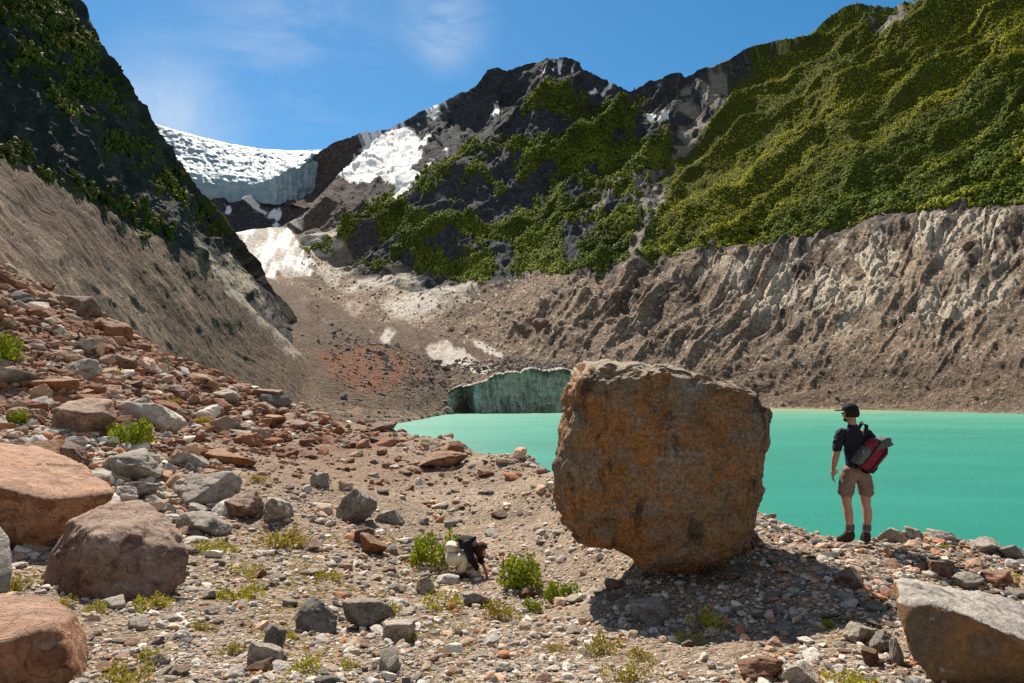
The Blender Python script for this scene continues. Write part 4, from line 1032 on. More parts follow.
def put_rock(x0, y0, x1, y1, colour, shape, label, group=None, rz=None):
    w_, h_ = x1 - x0, y1 - y0
    P, ok = hit((x0 + x1) / 2, y1 - 0.12 * h_); P = P[0]; Y = P[1]
    W_, H_ = w_ / F * Y, h_ / F * Y
    dep = 1.1 * W_
    o = link('rock', rock_mesh(colour, shape))
    o.scale = (W_ * 1.04, dep, H_ * (0.98 if group is None else 1.05)); o.rotation_euler = (rng.uniform(-.28, .1), rng.uniform(-.22, .22), rng.uniform(-.3, .3) if rz is None else rz)
    kx, _ = slopes((x0 + x1) / 2, y1)
    o.location = (kx * (Y + dep * .3), Y + dep * .3, P[2] + H_ * (0.26 if group is None else 0.2))
    tag(o, label, 'rock', group); centres.append(((x0 + x1) / 2, (y0 + y1) / 2, w_)); return o
for i, (x0, y0, x1, y1, c_, d_) in enumerate(HERO):
    put_rock(x0, y0, x1, y1, c_, i, d_)

HERO_END = True
# more single rocks, by the part of the slope they lie on
ZONES = [  # polygon, how many, width range in px, colours, where (for the label)
 ([(0,275),(60,300),(120,335),(190,372),(260,400),(200,420),(130,390),(60,352),(0,330)], 48, (9,24), ['brown','pink','rust','grey','brown'], 'in the reddish rubble high on the slope'),
 ([(0,335),(60,355),(130,392),(200,422),(170,450),(120,440),(60,400),(0,400)], 34, (12,30), ['grey','brown','pink','grey','rust'], 'among the boulders of the upper slope'),
 ([(200,400),(270,402),(330,424),(380,440),(340,448),(270,440),(215,425)], 34, (8,18), ['brown','rust','brown','grey'], 'in the reddish rubble at the lower end of the crest'),
 ([(260,450),(420,450),(540,480),(530,540),(420,530),(330,520),(240,500)], 26, (8,18), ['grey','brown','pink','pale'], 'on the sandy bank behind the crouching person'),
 ([(190,540),(420,545),(430,600),(420,683),(90,683),(100,600)], 44, (11,24), ['grey','pale','grey','brown','pink','pale'], 'on gravel between reddish-brown boulder and crouching person'),
 ([(430,600),(560,590),(640,640),(760,683),(430,683)], 16, (9,20), ['grey','pale','pink'], 'on the gravel in front of the middle green shrub'),
 ([(600,580),(740,560),(830,550),(830,640),(700,650),(620,620)], 20, (10,22), ['grey','brown','dark'], 'in the shadow of the huge boulder'),
 ([(835,560),(900,560),(890,640),(900,683),(820,683),(835,600)], 18, (9,20), ['brown','grey','pink','pale'], 'on the slope below the standing hiker'),
 ([(890,538),(1024,552),(1024,600),(960,590),(900,560)], 26, (9,22), ['grey','pale','brown','pink'], 'on the crest above the low angular boulder'),
 ([(766,512),(850,545),(830,552),(760,530)], 8, (8,16), ['grey','brown'], 'on the crest between the huge boulder and the hiker'),
]
SIZE_W = [(13, 'small'), (19, 'middling'), (99, 'large')]
for poly, cnt, (wa, wb), cs, where in ZONES:
    poly = np.array(poly, float); made = 0; tries = 0
    while made < cnt and tries < 4000:
        tries += 1
        x = rng.uniform(poly[:, 0].min(), poly[:, 0].max()); y = rng.uniform(poly[:, 1].min(), poly[:, 1].max())
        if poly_sd(np.array([x]), np.array([y]), poly)[0] < 0: continue
        w_ = wa + (wb - wa) * rng.random() ** 2
        if any(abs(x - cx) < (w_ + cw) * .42 and abs(y - cy) < (w_ + cw) * .3 for cx, cy, cw in centres): continue
        if poly_sd(np.array([x]), np.array([y]), [(555,360),(768,400),(750,535),(668,566),(560,540)])[0] > 0: continue
        if abs(x - 464) < 26 and abs(y - 560) < 28: continue
        if abs(x - 858) < 20 and abs(y - 535) < 14: continue
        c_ = cs[rng.integers(len(cs))]; h_ = w_ * rng.uniform(.34, .6); sz = next(s for lim, s in SIZE_W if w_ <= lim)
        word = {'rust': 'rust-coloured', 'pink': 'pinkish tan', 'pale': 'whitish', 'dark': 'blackish'}.get(c_, c_)
        put_rock(x - w_ / 2, y - h_ / 2, x + w_ / 2, y + h_ / 2, c_, 200 + rng.integers(5), f'{sz} {word} rock lying {where}', f'{sz} {word} rocks {where}', rng.uniform(0, 6.28))
        made += 1

# gravel and pebbles: far too many to count
PAL = np.array([(0.3,0.27,0.235),(0.42,0.38,0.33),(0.54,0.49,0.42),(0.28,0.19,0.13),(0.38,0.28,0.2),(0.34,0.16,0.085),(0.48,0.32,0.22),(0.13,0.12,0.11),(0.36,0.33,0.29)])
n = NT('gravel stones'); vv = n.coord(); c_ = n.attr('col', 'Color'); nn = n.noise(vv, 30, 6, 0.7)
M_GRAVEL = n.done(n.mix(0.8, c_, n.ramp(nn, [(0.3, 0.5), (0.5, 1.0), (0.7, 1.4)]), 'MULTIPLY'), 0.92, n.bump(nn, 0.8, 0.02), 0.15)
PEB = [stone(1000 + i, 2, 8, 26) for i in range(14)]
PEB1 = [stone(1050 + i, 1, 6, 20) for i in range(12)]
_GU, _GV = project(np.stack([XF, YF, ZF], -1))
_gw = np.clip(np.abs(np.gradient(_GV, axis=0)), 0, 12) * (YF > 3.5) * (_GV < 760)
_gw = (_gw / _gw.sum()).ravel()
def pebbles(name, wpx, variants, seed, dens=lambda r: 1.0):
    m = len(wpx); idx = rng.choice(len(_gw), m, p=_gw)
    x_ = XF.ravel()[idx] * (1 + 0 * rng.random(m)) + rng.normal(size=m) * YF.ravel()[idx] * .002; y_ = YF.ravel()[idx] * (1 + rng.uniform(-.004, .004, m))
    P = np.stack([x_, y_, ground_h(x_, y_)], -1); s = wpx * P[:, 1] / F
    sc = np.stack([s * rng.uniform(.75, 1.3, m), s * rng.uniform(.75, 1.3, m), s * rng.uniform(.4, .85, m)], -1)
    P[:, 2] += sc[:, 2] * 0.2
    red = (P[:, 1] > 17) & (P[:, 0] < -2.0)
    ci = rng.integers(0, len(PAL), m); ci[red & (rng.random(m) < .6)] = 3
    gz = (P[:, 1] < 11.5) & (P[:, 0] < 1.8) & (rng.random(m) < .6); ci[gz] = np.array([0, 1, 2, 8, 1, 4])[rng.integers(0, 6, int(gz.sum()))]
    col = PAL[ci] * 1.22 * rng.uniform(.78, 1.15, (m, 1))
    rr_ = red & (rng.random(m) < .45); col[rr_] = np.array((0.25, 0.12, 0.07)) * rng.uniform(.7, 1.3, (int(rr_.sum()), 1))
    shp = np.array((0.19, 0.14, 0.1)); sand = fbm(np.stack([P[:, 0] / 1.2, P[:, 1] / 1.2, 0 * P[:, 0]], -1), 3, seed=seed)
    ang_ = rng.uniform(0, 6.28, m)
    R = rand_rot(m, upright=True)
    tl = rng.normal(size=m) * .25; ca, sa = np.cos(tl), np.sin(tl); z_ = np.zeros(m); T_ = np.stack([np.stack([z_ + 1, z_, z_], -1), np.stack([z_, ca, -sa], -1), np.stack([z_, sa, ca], -1)], 1)
    uu, vv2 = project(P); bank = mask([[(250,452),(330,440),(430,452),(545,478),(556,560),(480,560),(400,520),(300,500)]], uu, vv2, 12)
    rub = mask([[(-60,262),(60,296),(190,366),(290,400),(330,424),(380,440),(280,440),(200,440),(235,500),(200,530),(60,540),(-60,600)]], uu, vv2, 12)
    keep = rng.random(m) < np.clip((0.72 + sand * 0.9) * (1 - .6 * bank) + .5 * rub, 0.1, 1) * dens(rub)
    return scatter_mesh(name, variants, P[keep], (T_ @ R)[keep], sc[keep], [M_GRAVEL], col[keep])
N1 = 40000
wp = np.exp(rng.normal(size=N1) * 0.45) * 3.8
o = pebbles('gravel', np.clip(wp, 1.5, 12), PEB, 5); tag(o, kind='stuff')
N3 = 11000
o = pebbles('cobbles', np.clip(np.exp(rng.normal(size=N3) * .38) * 8.2, 4, 20), [stone(1080 + i, 3, 9, 30, .07) for i in range(12)], 8, lambda r: 0.48 + 0.52 * r); tag(o, kind='stuff')
def jumble(r): return 1.0
N4 = 2600; JZ = [(-60,262),(60,296),(190,366),(290,400),(330,424),(300,440),(235,470),(235,520),(190,535),(40,545),(-60,600)]
_gw0 = _gw.copy(); _gw = _gw * mask([JZ], _GU, _GV, 6).ravel(); _gw /= _gw.sum()
o = pebbles('rubble', np.clip(np.exp(rng.normal(size=N4) * .4) * 11, 6, 26), [stone(1120 + i, 4, 9, 34, .08) for i in range(14)], 9, lambda r: 0.6); tag(o, kind='stuff')
_gw = _gw0
N2 = 60000
o = pebbles('grit', np.clip(np.exp(rng.normal(size=N2) * 0.35) * 1.9, .9, 5), PEB1, 6); tag(o, kind='stuff')

# blocks lying on the far slopes
def far_blocks(name, S_, sel, n_, size, palette, mat):
    w_ = sel.ravel().astype(float); w_ /= w_.sum()
    idx = rng.choice(len(w_), n_, p=w_); P = S_['POS'].reshape(-1, 3)[idx]; s = np.clip(size * np.exp(rng.normal(size=n_) * .6), size * .4, size * 5) * S_['D'].reshape(-1)[idx]
    sc = np.stack([s * rng.uniform(.7, 1.4, n_), s * rng.uniform(.7, 1.4, n_), s * rng.uniform(.5, 1, n_)], -1)
    col = np.array(palette)[rng.integers(0, len(palette), n_)] * rng.uniform(.75, 1.25, (n_, 1))
    o_ = scatter_mesh(name, PEB, P, rand_rot(n_), sc, [mat], col); tag(o_, kind='stuff')
FP = [(0.27,0.21,0.16),(0.35,0.3,0.25),(0.2,0.155,0.12),(0.42,0.37,0.31),(0.16,0.14,0.125)]
far_blocks('scree_stones', FAR, ((FAR['T'] > 1.02) & (FAR['T'] < 2.9) & (FAR['U'] > 300)), 7000, 1.0, FP, M_GRAVEL)
far_blocks('slope_stones', LEFT, ((LEFT['T'] > 0.02) & (LEFT['T'] < 0.98) & (LEFT['U'] > -20)), 1500, .8, FP, M_GRAVEL)
far_blocks('glacier_debris', FAR, ((FAR['T'] > 0.95) & (FAR['T'] < 1.45) & (FAR['U'] > 330) & (FAR['U'] < 600)), 3200, 1.7, [(0.2,0.17,0.14),(0.13,0.115,0.1),(0.28,0.24,0.2)], M_GRAVEL)
for x0, y0, w_, lab, c_ in [(617,297,13,'dark boulder high on the moraine wall with pale stones beside it','brown'),(635,293,8,'pale stone beside the dark boulder on the moraine wall','pale'),(541,326,17,'long grey-brown boulder low on the moraine wall','brown'),(448,414,13,'blue-grey rock at the waterline by the ice cliff','grey'),
                            (606,297,7,'small pale stone on the near side of the dark moraine-wall boulder','pale'),(746,316,9,'white block low in the pale bedrock of the moraine wall','pale'),(893,322,8,'dark block standing on the far scree above the lake','dark')]:
    P, D_ = surf_near(FAR, x0, y0); o = link('rock', rock_mesh(c_, 200 + int(w_) % 5)); o.scale = (w_ * D_, w_ * D_ * .9, w_ * D_ * .8); o.location = P + np.array([0, 0, w_ * D_ * .12]); o.rotation_euler = (0.1, 0.2, w_)
    tag(o, lab, 'rock')
# ------------------------------------------------------------------ plants on the gravel
def shrub_variant(seed, n_leaf, height, leaf, spread=1.0, g0=(0.16, 0.2, 0.018), g1=(0.26, 0.27, 0.03)):
    r = np.random.default_rng(seed); V, Fc, C_ = [], [], []; stems = []
    lumps = [(r.uniform(-.33, .33) * spread, r.uniform(-.3, .3) * spread, r.uniform(.16, .3), r.uniform(.6, 1.0)) for _ in range(7)]
    for i in range(n_leaf):
        lx, ly, lr, lh = lumps[r.integers(7)]
        d = r.normal(size=3); d /= np.linalg.norm(d); d[2] = abs(d[2])
        q = r.uniform(.25, 1.0) ** .5
        p = np.array([lx + d[0] * lr * q, ly + d[1] * lr * q, height * lh * (0.12 + 0.88 * d[2] * q)])
        up = np.array([d[0] * .8, d[1] * .8, .7]) + r.normal(size=3) * .45; up /= np.linalg.norm(up)
        sd_ = np.cross(up, r.normal(size=3)); sd_ /= np.linalg.norm(sd_)
        L = leaf * r.uniform(.6, 1.5); b0 = len(V)
        V += [p - up * L * .5, p + sd_ * L * .32, p + up * L * .6, p - sd_ * L * .32]; Fc.append([b0, b0 + 1, b0 + 2, b0 + 3])
        t = r.random(); c_ = (np.array(g0) * (1 - t) + np.array(g1) * t) * r.uniform(.75, 1.2); C_ += [c_] * 4
    for k in range(9):
        lx, ly, lr, lh = lumps[k % 7]; a = r.uniform(0, 6.28)
        stems.append(tube([(lx * .15, ly * .15, -.08), (lx * .6, ly * .6, height * .3), (lx + math.cos(a) * lr * .5, ly + math.sin(a) * lr * .5, height * lh * .75)], [.012, .009, .004], 4))
    sv, sf = merge(stems)
    return mesh_np('foliage', np.array(V), np.array(Fc), [M_LEAF], False, {'col': np.array(C_)}), mesh_np('stem', sv, sf, [M_BARK], True)
DENSE = [shrub_variant(1200 + i, 900, .62, .062, 1.0, (0.13, 0.19, 0.012), (0.34, 0.38, 0.025)) for i in range(3)]
TUFT = [shrub_variant(1220 + i, 420, .36, .06, 1.25, (0.3, 0.28, 0.025), (0.5, 0.44, 0.05)) for i in range(5)]
OLIVE = [shrub_variant(1240 + i, 520, .42, .055, 1.2, (0.26, 0.23, 0.03), (0.44, 0.34, 0.06)) for i in range(2)]
PLANTS = [
 (437,566,46,'D','big dense green shrub right behind the crouching person'), (525,588,48,'D','dense green shrub between the crouching person and the huge boulder'),
 (562,600,32,'D','small dense green shrub at the edge of the huge boulder\'s shadow'), (441,608,40,'T','yellow-green tuft just in front of the crouching person'),
 (386,612,30,'T','bright yellow-green tuft beside the flat-topped grey rock'), (212,552,38,'T','bright yellow-green tuft on gravel below the broad flat-topped grey rock'),
 (162,577,36,'T','yellowish tuft against the foot of the reddish-brown boulder'), (155,607,36,'T','yellowish tuft on gravel under the reddish-brown boulder'),
 (245,576,30,'T','small yellow-green tuft on open gravel above its wider neighbour'), (241,600,42,'T','wide yellow-green tuft on open gravel'),
 (312,672,40,'T','bushy yellow-green tuft below the black sharp-ridged rock'), (128,446,40,'D','bright yellow-green shrub at the big pale grey boulder'),
 (8,362,40,'D','dark green bush at the frame edge above the rubble'), (16,512,32,'O','yellowish shrub growing out from under the orange-pink slab'),
 (16,590,34,'O','yellow-olive shrub beside the pale purplish-grey rock'), (133,690,62,'O','wide olive tuft at the bottom of the frame'), (152,658,26,'T','small tuft above the wide olive one at the frame bottom'),
 (602,655,44,'O','olive spreading plant on gravel, nearer the person'), (632,680,46,'O','olive spreading plant at the bottom of the frame'), (645,660,30,'O','thin olive plant touching the huge boulder\'s shadow'),
 (842,690,48,'T','bright yellow-green tuft at the frame bottom by the white rock'), (872,690,30,'T','small yellow tuft at the frame bottom below the narrow pale stone'), (828,627,12,'D','tiny green sprig by the shadow\'s edge'),
 (505,618,40,'O','dry yellowish plant in front of the middle green shrub'), (532,612,18,'D','little green sprig in front of the middle green shrub'), (275,548,46,'O','thin yellowish patch of plants on the gravel below the pale knobbly rock'),
 (304,548,28,'T','yellow-green tuft under the dark grey rock on the bank'), (715,628,40,'T','shaded green shrub deep in the huge boulder\'s shadow'), (690,642,24,'T','small shaded shrub next to the larger one in the shadow'),
 (112,376,20,'T','little yellow-green plant among the upper rubble'), (200,424,18,'T','yellow plant below the red rubble'), (172,404,16,'T','yellow-green sprig beside the pale grey boulder'), (22,424,24,'D','green plant between rocks above the orange rust rock'),
 (262,482,22,'O','faint yellow-green sprig beside the rounded brown-grey rock'), (330,578,24,'T','small tuft on gravel below the rust-orange rock'), (286,640,20,'T','low tuft at the foot of the small slate stone'),
 (412,640,22,'T','tuft beside the rounded pale grey rock'), (556,652,24,'O','sparse dry sprig on the gravel in the middle'), (232,655,30,'O','sparse olive tuft near the flat orange stone'), (205,630,24,'O','low dry tuft on the open gravel'),
 (352,668,24,'T','small tuft near the frame bottom beside the small upright rock'), (945,548,12,'T','tiny plant on the crest near the last rocks'), (1016,578,16,'T','yellow sprig by the frame edge above the low angular boulder'), (760,676,20,'T','sprig at the frame bottom before the orange slab'),
 (60,608,30,'O','yellowish tuft between the reddish-brown and the orange boulder'),(100,612,26,'T','tuft of yellow leaves under the reddish-brown boulder\'s overhang'),
]
for i, (px, py, w_, kind, lab) in enumerate(PLANTS):
    P, ok = hit(px, py); P = P[0]; W_ = 1.18 * w_ * P[1] / F
    fol, stm = {'D': DENSE, 'T': TUFT, 'O': OLIVE}[kind][i % {'D': 3, 'T': 5, 'O': 2}[kind]]
    e = empty('shrub', tuple(P), rng.uniform(0, 6.28)); k = W_ / (0.95 if kind == 'D' else 1.15); e.scale = (k, k, k * rng.uniform(.95, 1.2))
    tag(e, lab, 'shrub'); link('foliage', fol, e); link('stem', stm, e)

# moss and tiny herbs between the stones
m = 3600
zone = [(90,535),(420,535),(540,580),(680,683),(20,690),(100,610)]
x = rng.uniform(20, 680, m * 2); y = rng.uniform(535, 690, m * 2); k_ = poly_sd(x, y, zone) > 0
k_ &= fbm(np.stack([x / 45, y / 25, 0 * x], -1), 3, seed=71) > 0.05
P, ok = hit(x[k_], y[k_]); P = P[ok]; m = len(P)
r = np.random.default_rng(5)
HERB = []
for q in range(5):
    V, Fc = [], []
    for i in range(26):
        d = r.normal(size=3); d[2] = abs(d[2]) * .6; p = d * .25; u = r.normal(size=3); u /= np.linalg.norm(u); w_ = np.cross(u, d); w_ /= np.linalg.norm(w_)
        b0 = len(V); V += [p - u * .13, p + w_ * .07, p + u * .13, p - w_ * .07]; Fc.append([b0, b0 + 1, b0 + 2, b0 + 3])
    HERB.append((np.array(V), np.array(Fc)))
s = rng.uniform(2.0, 6, m) * P[:, 1] / F; P[:, 2] += s * .15
t = rng.random((m, 1)); col = np.array((0.3, 0.27, 0.03)) * (1 - t) + np.array((0.46, 0.35, 0.07)) * t
o = scatter_mesh('ground_cover', HERB, P, rand_rot(m, upright=True), np.stack([s, s, s * .7], -1), [M_LEAF], col); tag(o, kind='stuff')

# ------------------------------------------------------------------ people
def plain(name, col, rough=0.85, weave=0.0, scale=60, var=0.25):
    n = NT(name); v_ = n.coord(); q = n.noise(v_, 6, 6, 0.6); f_ = n.noise(v_, scale, 4, 0.6)
    c_ = n.mix(1.0, col, n.ramp(q, [(0.3, 1 - var), (0.7, 1 + var)]), 'MULTIPLY')
    c_ = n.mix(0.5, c_, n.ramp(f_, [(0.3, 0.75), (0.7, 1.2)]), 'MULTIPLY')
    return n.done(c_, rough, n.bump(n.math('ADD', q, n.math('MULTIPLY', f_, .2)), 0.6, 0.03), 0.2)
M_SKIN = plain('skin', (0.42, 0.23, 0.15), 0.6, var=0.1); M_NAVY = plain('dark navy shirt', (0.018, 0.018, 0.026)); M_SHORT = plain('brown shorts', (0.2, 0.135, 0.1))
M_BOOT = plain('dark leather boots', (0.035, 0.026, 0.022)); M_HAIR = plain('dark hair', (0.02, 0.014, 0.01)); M_CAP = plain('black cap', (0.012, 0.012, 0.014))
M_RED = plain('red pack cloth', (0.2, 0.02, 0.035)); M_PGREY = plain('grey pack cloth', (0.11, 0.115, 0.105)); M_STRAP = plain('black webbing', (0.02, 0.02, 0.022))
M_BEIGE = plain('beige cloth', (0.6, 0.53, 0.42)); M_JKT = plain('black jacket', (0.014, 0.014, 0.017)); M_PAPER = plain('pale paper', (0.6, 0.57, 0.45)); M_SOCK = plain('grey socks', (0.1, 0.09, 0.085)); M_EYE = plain('eye', (0.03, 0.02, 0.015), 0.3)

def skin_mesh(name, J, E, mat, sub=2, floor=None, fold=0.0):
    """grow a smooth surface round a skeleton. J: name -> (x, y, z, rx, ry); the first joint is the root"""
    names = list(J); me_ = bpy.data.meshes.new(name)
    me_.from_pydata([J[k][:3] for k in names], [(names.index(a), names.index(b)) for a, b in E], [])
    o_ = bpy.data.objects.new(name, me_); COL.objects.link(o_)
    sm = o_.modifiers.new('skin', 'SKIN'); sm.use_smooth_shade = True; sm.branch_smoothing = 0.6
    for i, k in enumerate(names):
        sv = me_.skin_vertices[0].data[i]; sv.radius = (J[k][3], J[k][4] if len(J[k]) > 4 else J[k][3]); sv.use_root = (i == 0)
    o_.modifiers.new('sub', 'SUBSURF').levels = sub
    bpy.context.view_layer.update()
    res = bpy.data.meshes.new_from_object(o_.evaluated_get(bpy.context.evaluated_depsgraph_get()))
    bpy.data.objects.remove(o_); bpy.data.meshes.remove(me_)
    res.name = name
    for p_ in res.polygons: p_.use_smooth = True
    if fold:
        co = np.empty(len(res.vertices) * 3, np.float32); res.vertices.foreach_get('co', co); co = co.reshape(-1, 3)
        nn = np.empty(len(co) * 3, np.float32); res.vertices.foreach_get('normal', nn); nn = nn.reshape(-1, 3)
        q = co * np.array([9, 9, 14]) + fbm(co * 5, 2, seed=3)[:, None]
        co = co + nn * ((ridged(q, 3, seed=31) - .45) * fold)[:, None].astype(np.float32)
        res.vertices.foreach_set('co', co.ravel()); res.update()
    if floor is not None:
        for v_ in res.vertices: v_.co.z = max(v_.co.z, floor)
    res.materials.clear(); res.materials.append(mat)
    return res
def chain(*k): return [(k[i], k[i + 1]) for i in range(len(k) - 1)]
def hand(J, E, pre, wrist, d, side, back, curl=0.5, size=1.0):
    """palm, four fingers of unequal length and a thumb; d points along the hand, side towards the thumb, back away from the palm"""
    d, side, back = (Vector(q).normalized() for q in (d, side, back)); W_ = Vector(wrist)
    pm = W_ + d * .055 * size; J[pre + 'palm'] = (*pm, .030 * size, .017 * size); E.append((pre + 'wrist', pre + 'palm'))
    for i, (ln, off) in enumerate([(.072, .030), (.080, .010), (.074, -.010), (.058, -.029)]):
        b_ = pm + d * .035 * size + side * off * size; m_ = b_ + (d - back * .3 * curl) * ln * .5 * size; t_ = m_ + (d * .7 - back * .9 * curl).normalized() * ln * .5 * size
        J[f'{pre}f{i}a'] = (*b_, .010 * size); J[f'{pre}f{i}b'] = (*m_, .0085 * size); J[f'{pre}f{i}c'] = (*t_, .007 * size)
        E += [(pre + 'palm', f'{pre}f{i}a'), (f'{pre}f{i}a', f'{pre}f{i}b'), (f'{pre}f{i}b', f'{pre}f{i}c')]
    tb = W_ + d * .03 * size + side * .03 * size; tm = tb + (d * .7 + side * .7) * .035 * size; tt_ = tm + (d - back * .4).normalized() * .03 * size
    J[pre + 'ta'] = (*tb, .013 * size); J[pre + 'tb'] = (*tm, .0105 * size); J[pre + 'tc'] = (*tt_, .008 * size)
    E += [(pre + 'wrist', pre + 'ta'), (pre + 'ta', pre + 'tb'), (pre + 'tb', pre + 'tc')]
def sell(dim, e=0.35, sub=4, wob=0.03, seed=1):
    """soft box"""
    v_, f_ = ico(sub); V = np.sign(v_) * np.abs(v_) ** e
    V = V / np.abs(V).max(0); V = V * (1 + wob * fbm(v_ * 2.2 + seed, 4, seed=seed))[:, None]
    return V * np.array(dim) / 2, f_
def place(vf, loc, rot=(0, 0, 0)):
    from mathutils import Euler
    R = np.array(Euler(rot).to_matrix()); return vf[0] @ R.T + np.array(loc), vf[1]

# ---- the standing hiker, seen from behind, looking over the lake to the left
P, ok = hit(858, 545); P = P[0]
man = empty('person', (P[0], P[1], P[2] + 0.01)); tag(man, 'hiker standing on the crest by the lake in dark shirt, brown shorts and cap', 'person')
fd = Vector((-0.72, 0.69, 0)).normalized(); fs = Vector((fd.y, -fd.x, 0))       # where the face points, and the head's right
H0 = Vector((-.03, .01, 1.60))
J = {'pelvis': (0, 0, .93, .11, .085), 'waist': (-.005, .0, 1.1, .09, .065), 'chest': (-.005, -.01, 1.31, .125, .085), 'nb': (-.01, -.005, 1.455, .058, .055), 'neck': (-.02, .0, 1.52, .056, .056),
     'head': (*(H0 + fd * .005), .086, .092), 'crown': (H0.x, H0.y, 1.685, .078, .086),
     'lsh': (-.16, -.01, 1.405, .05), 'lel': (-.235, -.03, 1.145, .043), 'lfo': (-.245, .0, 1.06, .044), 'lwrist': (-.25, .05, .905, .029),
     'rsh': (.16, -.01, 1.395, .05), 'rel': (.255, -.05, 1.15, .043), 'rfo': (.255, .0, 1.07, .044), 'rwrist': (.235, .12, .94, .029),
     'lhip': (-.095, 0, .84, .085), 'lth': (-.115, .01, .66, .082), 'lkn': (-.115, .015, .49, .056), 'lca': (-.11, -.02, .37, .060), 'lsn': (-.098, -.005, .22, .042), 'lan': (-.092, 0, .09, .042),
     'rhip': (.095, 0, .84, .085), 'rth': (.12, .005, .66, .082), 'rkn': (.125, .015, .49, .056), 'rca': (.128, -.02, .37, .060), 'rsn': (.12, -.005, .22, .042), 'ran': (.115, 0, .09, .042)}
E = chain('pelvis', 'waist', 'chest', 'nb', 'neck', 'head', 'crown') + chain('chest', 'lsh', 'lel', 'lfo', 'lwrist') + chain('chest', 'rsh', 'rel', 'rfo', 'rwrist') + chain('pelvis', 'lhip', 'lth', 'lkn', 'lca', 'lsn', 'lan') + chain('pelvis', 'rhip', 'rth', 'rkn', 'rca', 'rsn', 'ran')
q = H0 + fd * .098 + Vector((0, 0, -.005)); J['nose'] = (*q, .013); E.append(('head', 'nose'))
q = H0 + fd * .07 + Vector((0, 0, -.075)); J['chin'] = (*q, .034); E.append(('head', 'chin'))
for sg, k in ((1, 'ear_r'), (-1, 'ear_l')):
    q = H0 + fs * sg * .098 - fd * .01; J[k] = (*q, .017); E.append(('head', k))
hand(J, E, 'l', J['lwrist'][:3], (-.02, .25, -1), (.2, 1, .2), (-1, 0, 0), 0.8)
hand(J, E, 'r', J['rwrist'][:3], (-.15, .4, -1), (-.1, 1, .3), (1, 0, 0), 0.8)
link('body', skin_mesh('body', J, E, M_SKIN), man)
J = {'b': (0, -.005, .87, .165, .135), 'w': (-.005, 0, 1.1, .155, .12), 'c': (-.005, -.012, 1.30, .2, .15), 'n': (-.012, -.005, 1.46, .085, .078), 'n2': (-.015, -.003, 1.5, .07, .066),
     'lc': (-.1, -.012, 1.375, .105, .1), 'rc': (.1, -.012, 1.37, .105, .1), 'ls': (-.172, -.01, 1.40, .07), 'lm': (-.213, -.02, 1.26, .064), 'le': (-.236, -.03, 1.13, .064), 'rs': (.172, -.01, 1.39, .07), 'rm': (.222, -.03, 1.26, .064), 're': (.255, -.05, 1.13, .064)}
link('shirt', skin_mesh('shirt', J, chain('b', 'w', 'c', 'n', 'n2') + chain('c', 'lc', 'ls', 'lm', 'le') + chain('c', 'rc', 'rs', 'rm', 're'), M_NAVY, 3, None, .02), man)
J = {'p': (0, 0, .95, .152, .13), 'w': (0, 0, 1.02, .158, .12), 'lh': (-.1, 0, .84, .118, .12), 'lt': (-.122, .008, .68, .104, .108), 'lk': (-.125, .012, .565, .098, .1), 'rh': (.1, 0, .84, .118, .12), 'rt': (.126, .005, .68, .104, .108), 'rk': (.132, .01, .565, .098, .1)}
link('shorts', skin_mesh('shorts', J, chain('p', 'w') + chain('p', 'lh', 'lt', 'lk') + chain('p', 'rh', 'rt', 'rk'), M_SHORT, 3, None, .018), man)
def boot(ax, ay, d):
    d = Vector(d).normalized(); a_ = Vector((ax, ay, 0))
    J = {'s': (*(a_ + Vector((0, 0, .2))), .058), 'a': (*(a_ + Vector((0, 0, .1))), .058), 'h': (*(a_ - d * .045 + Vector((0, 0, .045))), .05), 'm': (*(a_ + d * .08 + Vector((0, 0, .05))), .056, .056), 't': (*(a_ + d * .165 + Vector((0, 0, .035))), .05, .042)}
    return skin_mesh('boot', J, chain('a', 's') + chain('a', 'h') + chain('a', 'm', 't'), M_BOOT, 2, 0.0)
link('boot', boot(-.092, 0, (-.8, .5, 0)), man); link('boot', boot(.115, 0, (.12, 1, 0)), man)
for ax in (-.093, .116):
    link('sock', mesh_np('sock', *tube([(ax, 0, .17), (ax, -.003, .215), (ax * 1.0, -.005, .245)], [.052, .054, .05], 14), [M_SOCK], True), man)
# cap with peak, hair, beard, eyes
v_, f_ = ico(4); V = v_ * np.array([.094, .102, .088]); V[:, 2] = np.maximum(V[:, 2], -.012); an = math.atan2(fd.y, fd.x) - math.pi / 2; ca, sa = math.cos(an), math.sin(an)
Rz = np.array([[ca, -sa, 0], [sa, ca, 0], [0, 0, 1]])
capo = link('cap', mesh_np('cap', V @ Rz.T + np.array([H0.x, H0.y, 1.665]), f_, [M_CAP], True), man)
pk, pf = sell((.13, .09, .014), .6, 3, 0.0); pk[:, 2] -= 2.2 * pk[:, 0] ** 2
link('peak', mesh_np('peak', (pk + np.array([0, .135, 0])) @ Rz.T + np.array([H0.x, H0.y, 1.66]), pf, [M_CAP], True), capo)
hv = v_ * np.array([.101, .108, .105]) ; hv = hv[:, :]; hv[:, 1] = np.minimum(hv[:, 1], .028); hv[:, 2] = np.maximum(hv[:, 2], -.05)
link('hair', mesh_np('hair', hv @ Rz.T + np.array([H0.x, H0.y, 1.625]), f_, [M_HAIR], True), man)
bv = v_ * np.array([.05, .055, .03]); link('beard', mesh_np('beard', bv @ Rz.T + np.array([*(H0 + fd * .032)[:2], 1.54]), f_, [M_HAIR], True), man)
for sg in (-1, 1):
    q = H0 + fd * .088 + fs * sg * .034 + Vector((0, 0, .022)); ev, ef = ico(2); link('eye', mesh_np('eye', ev * .011 + np.array(q), ef, [M_EYE], True), man)

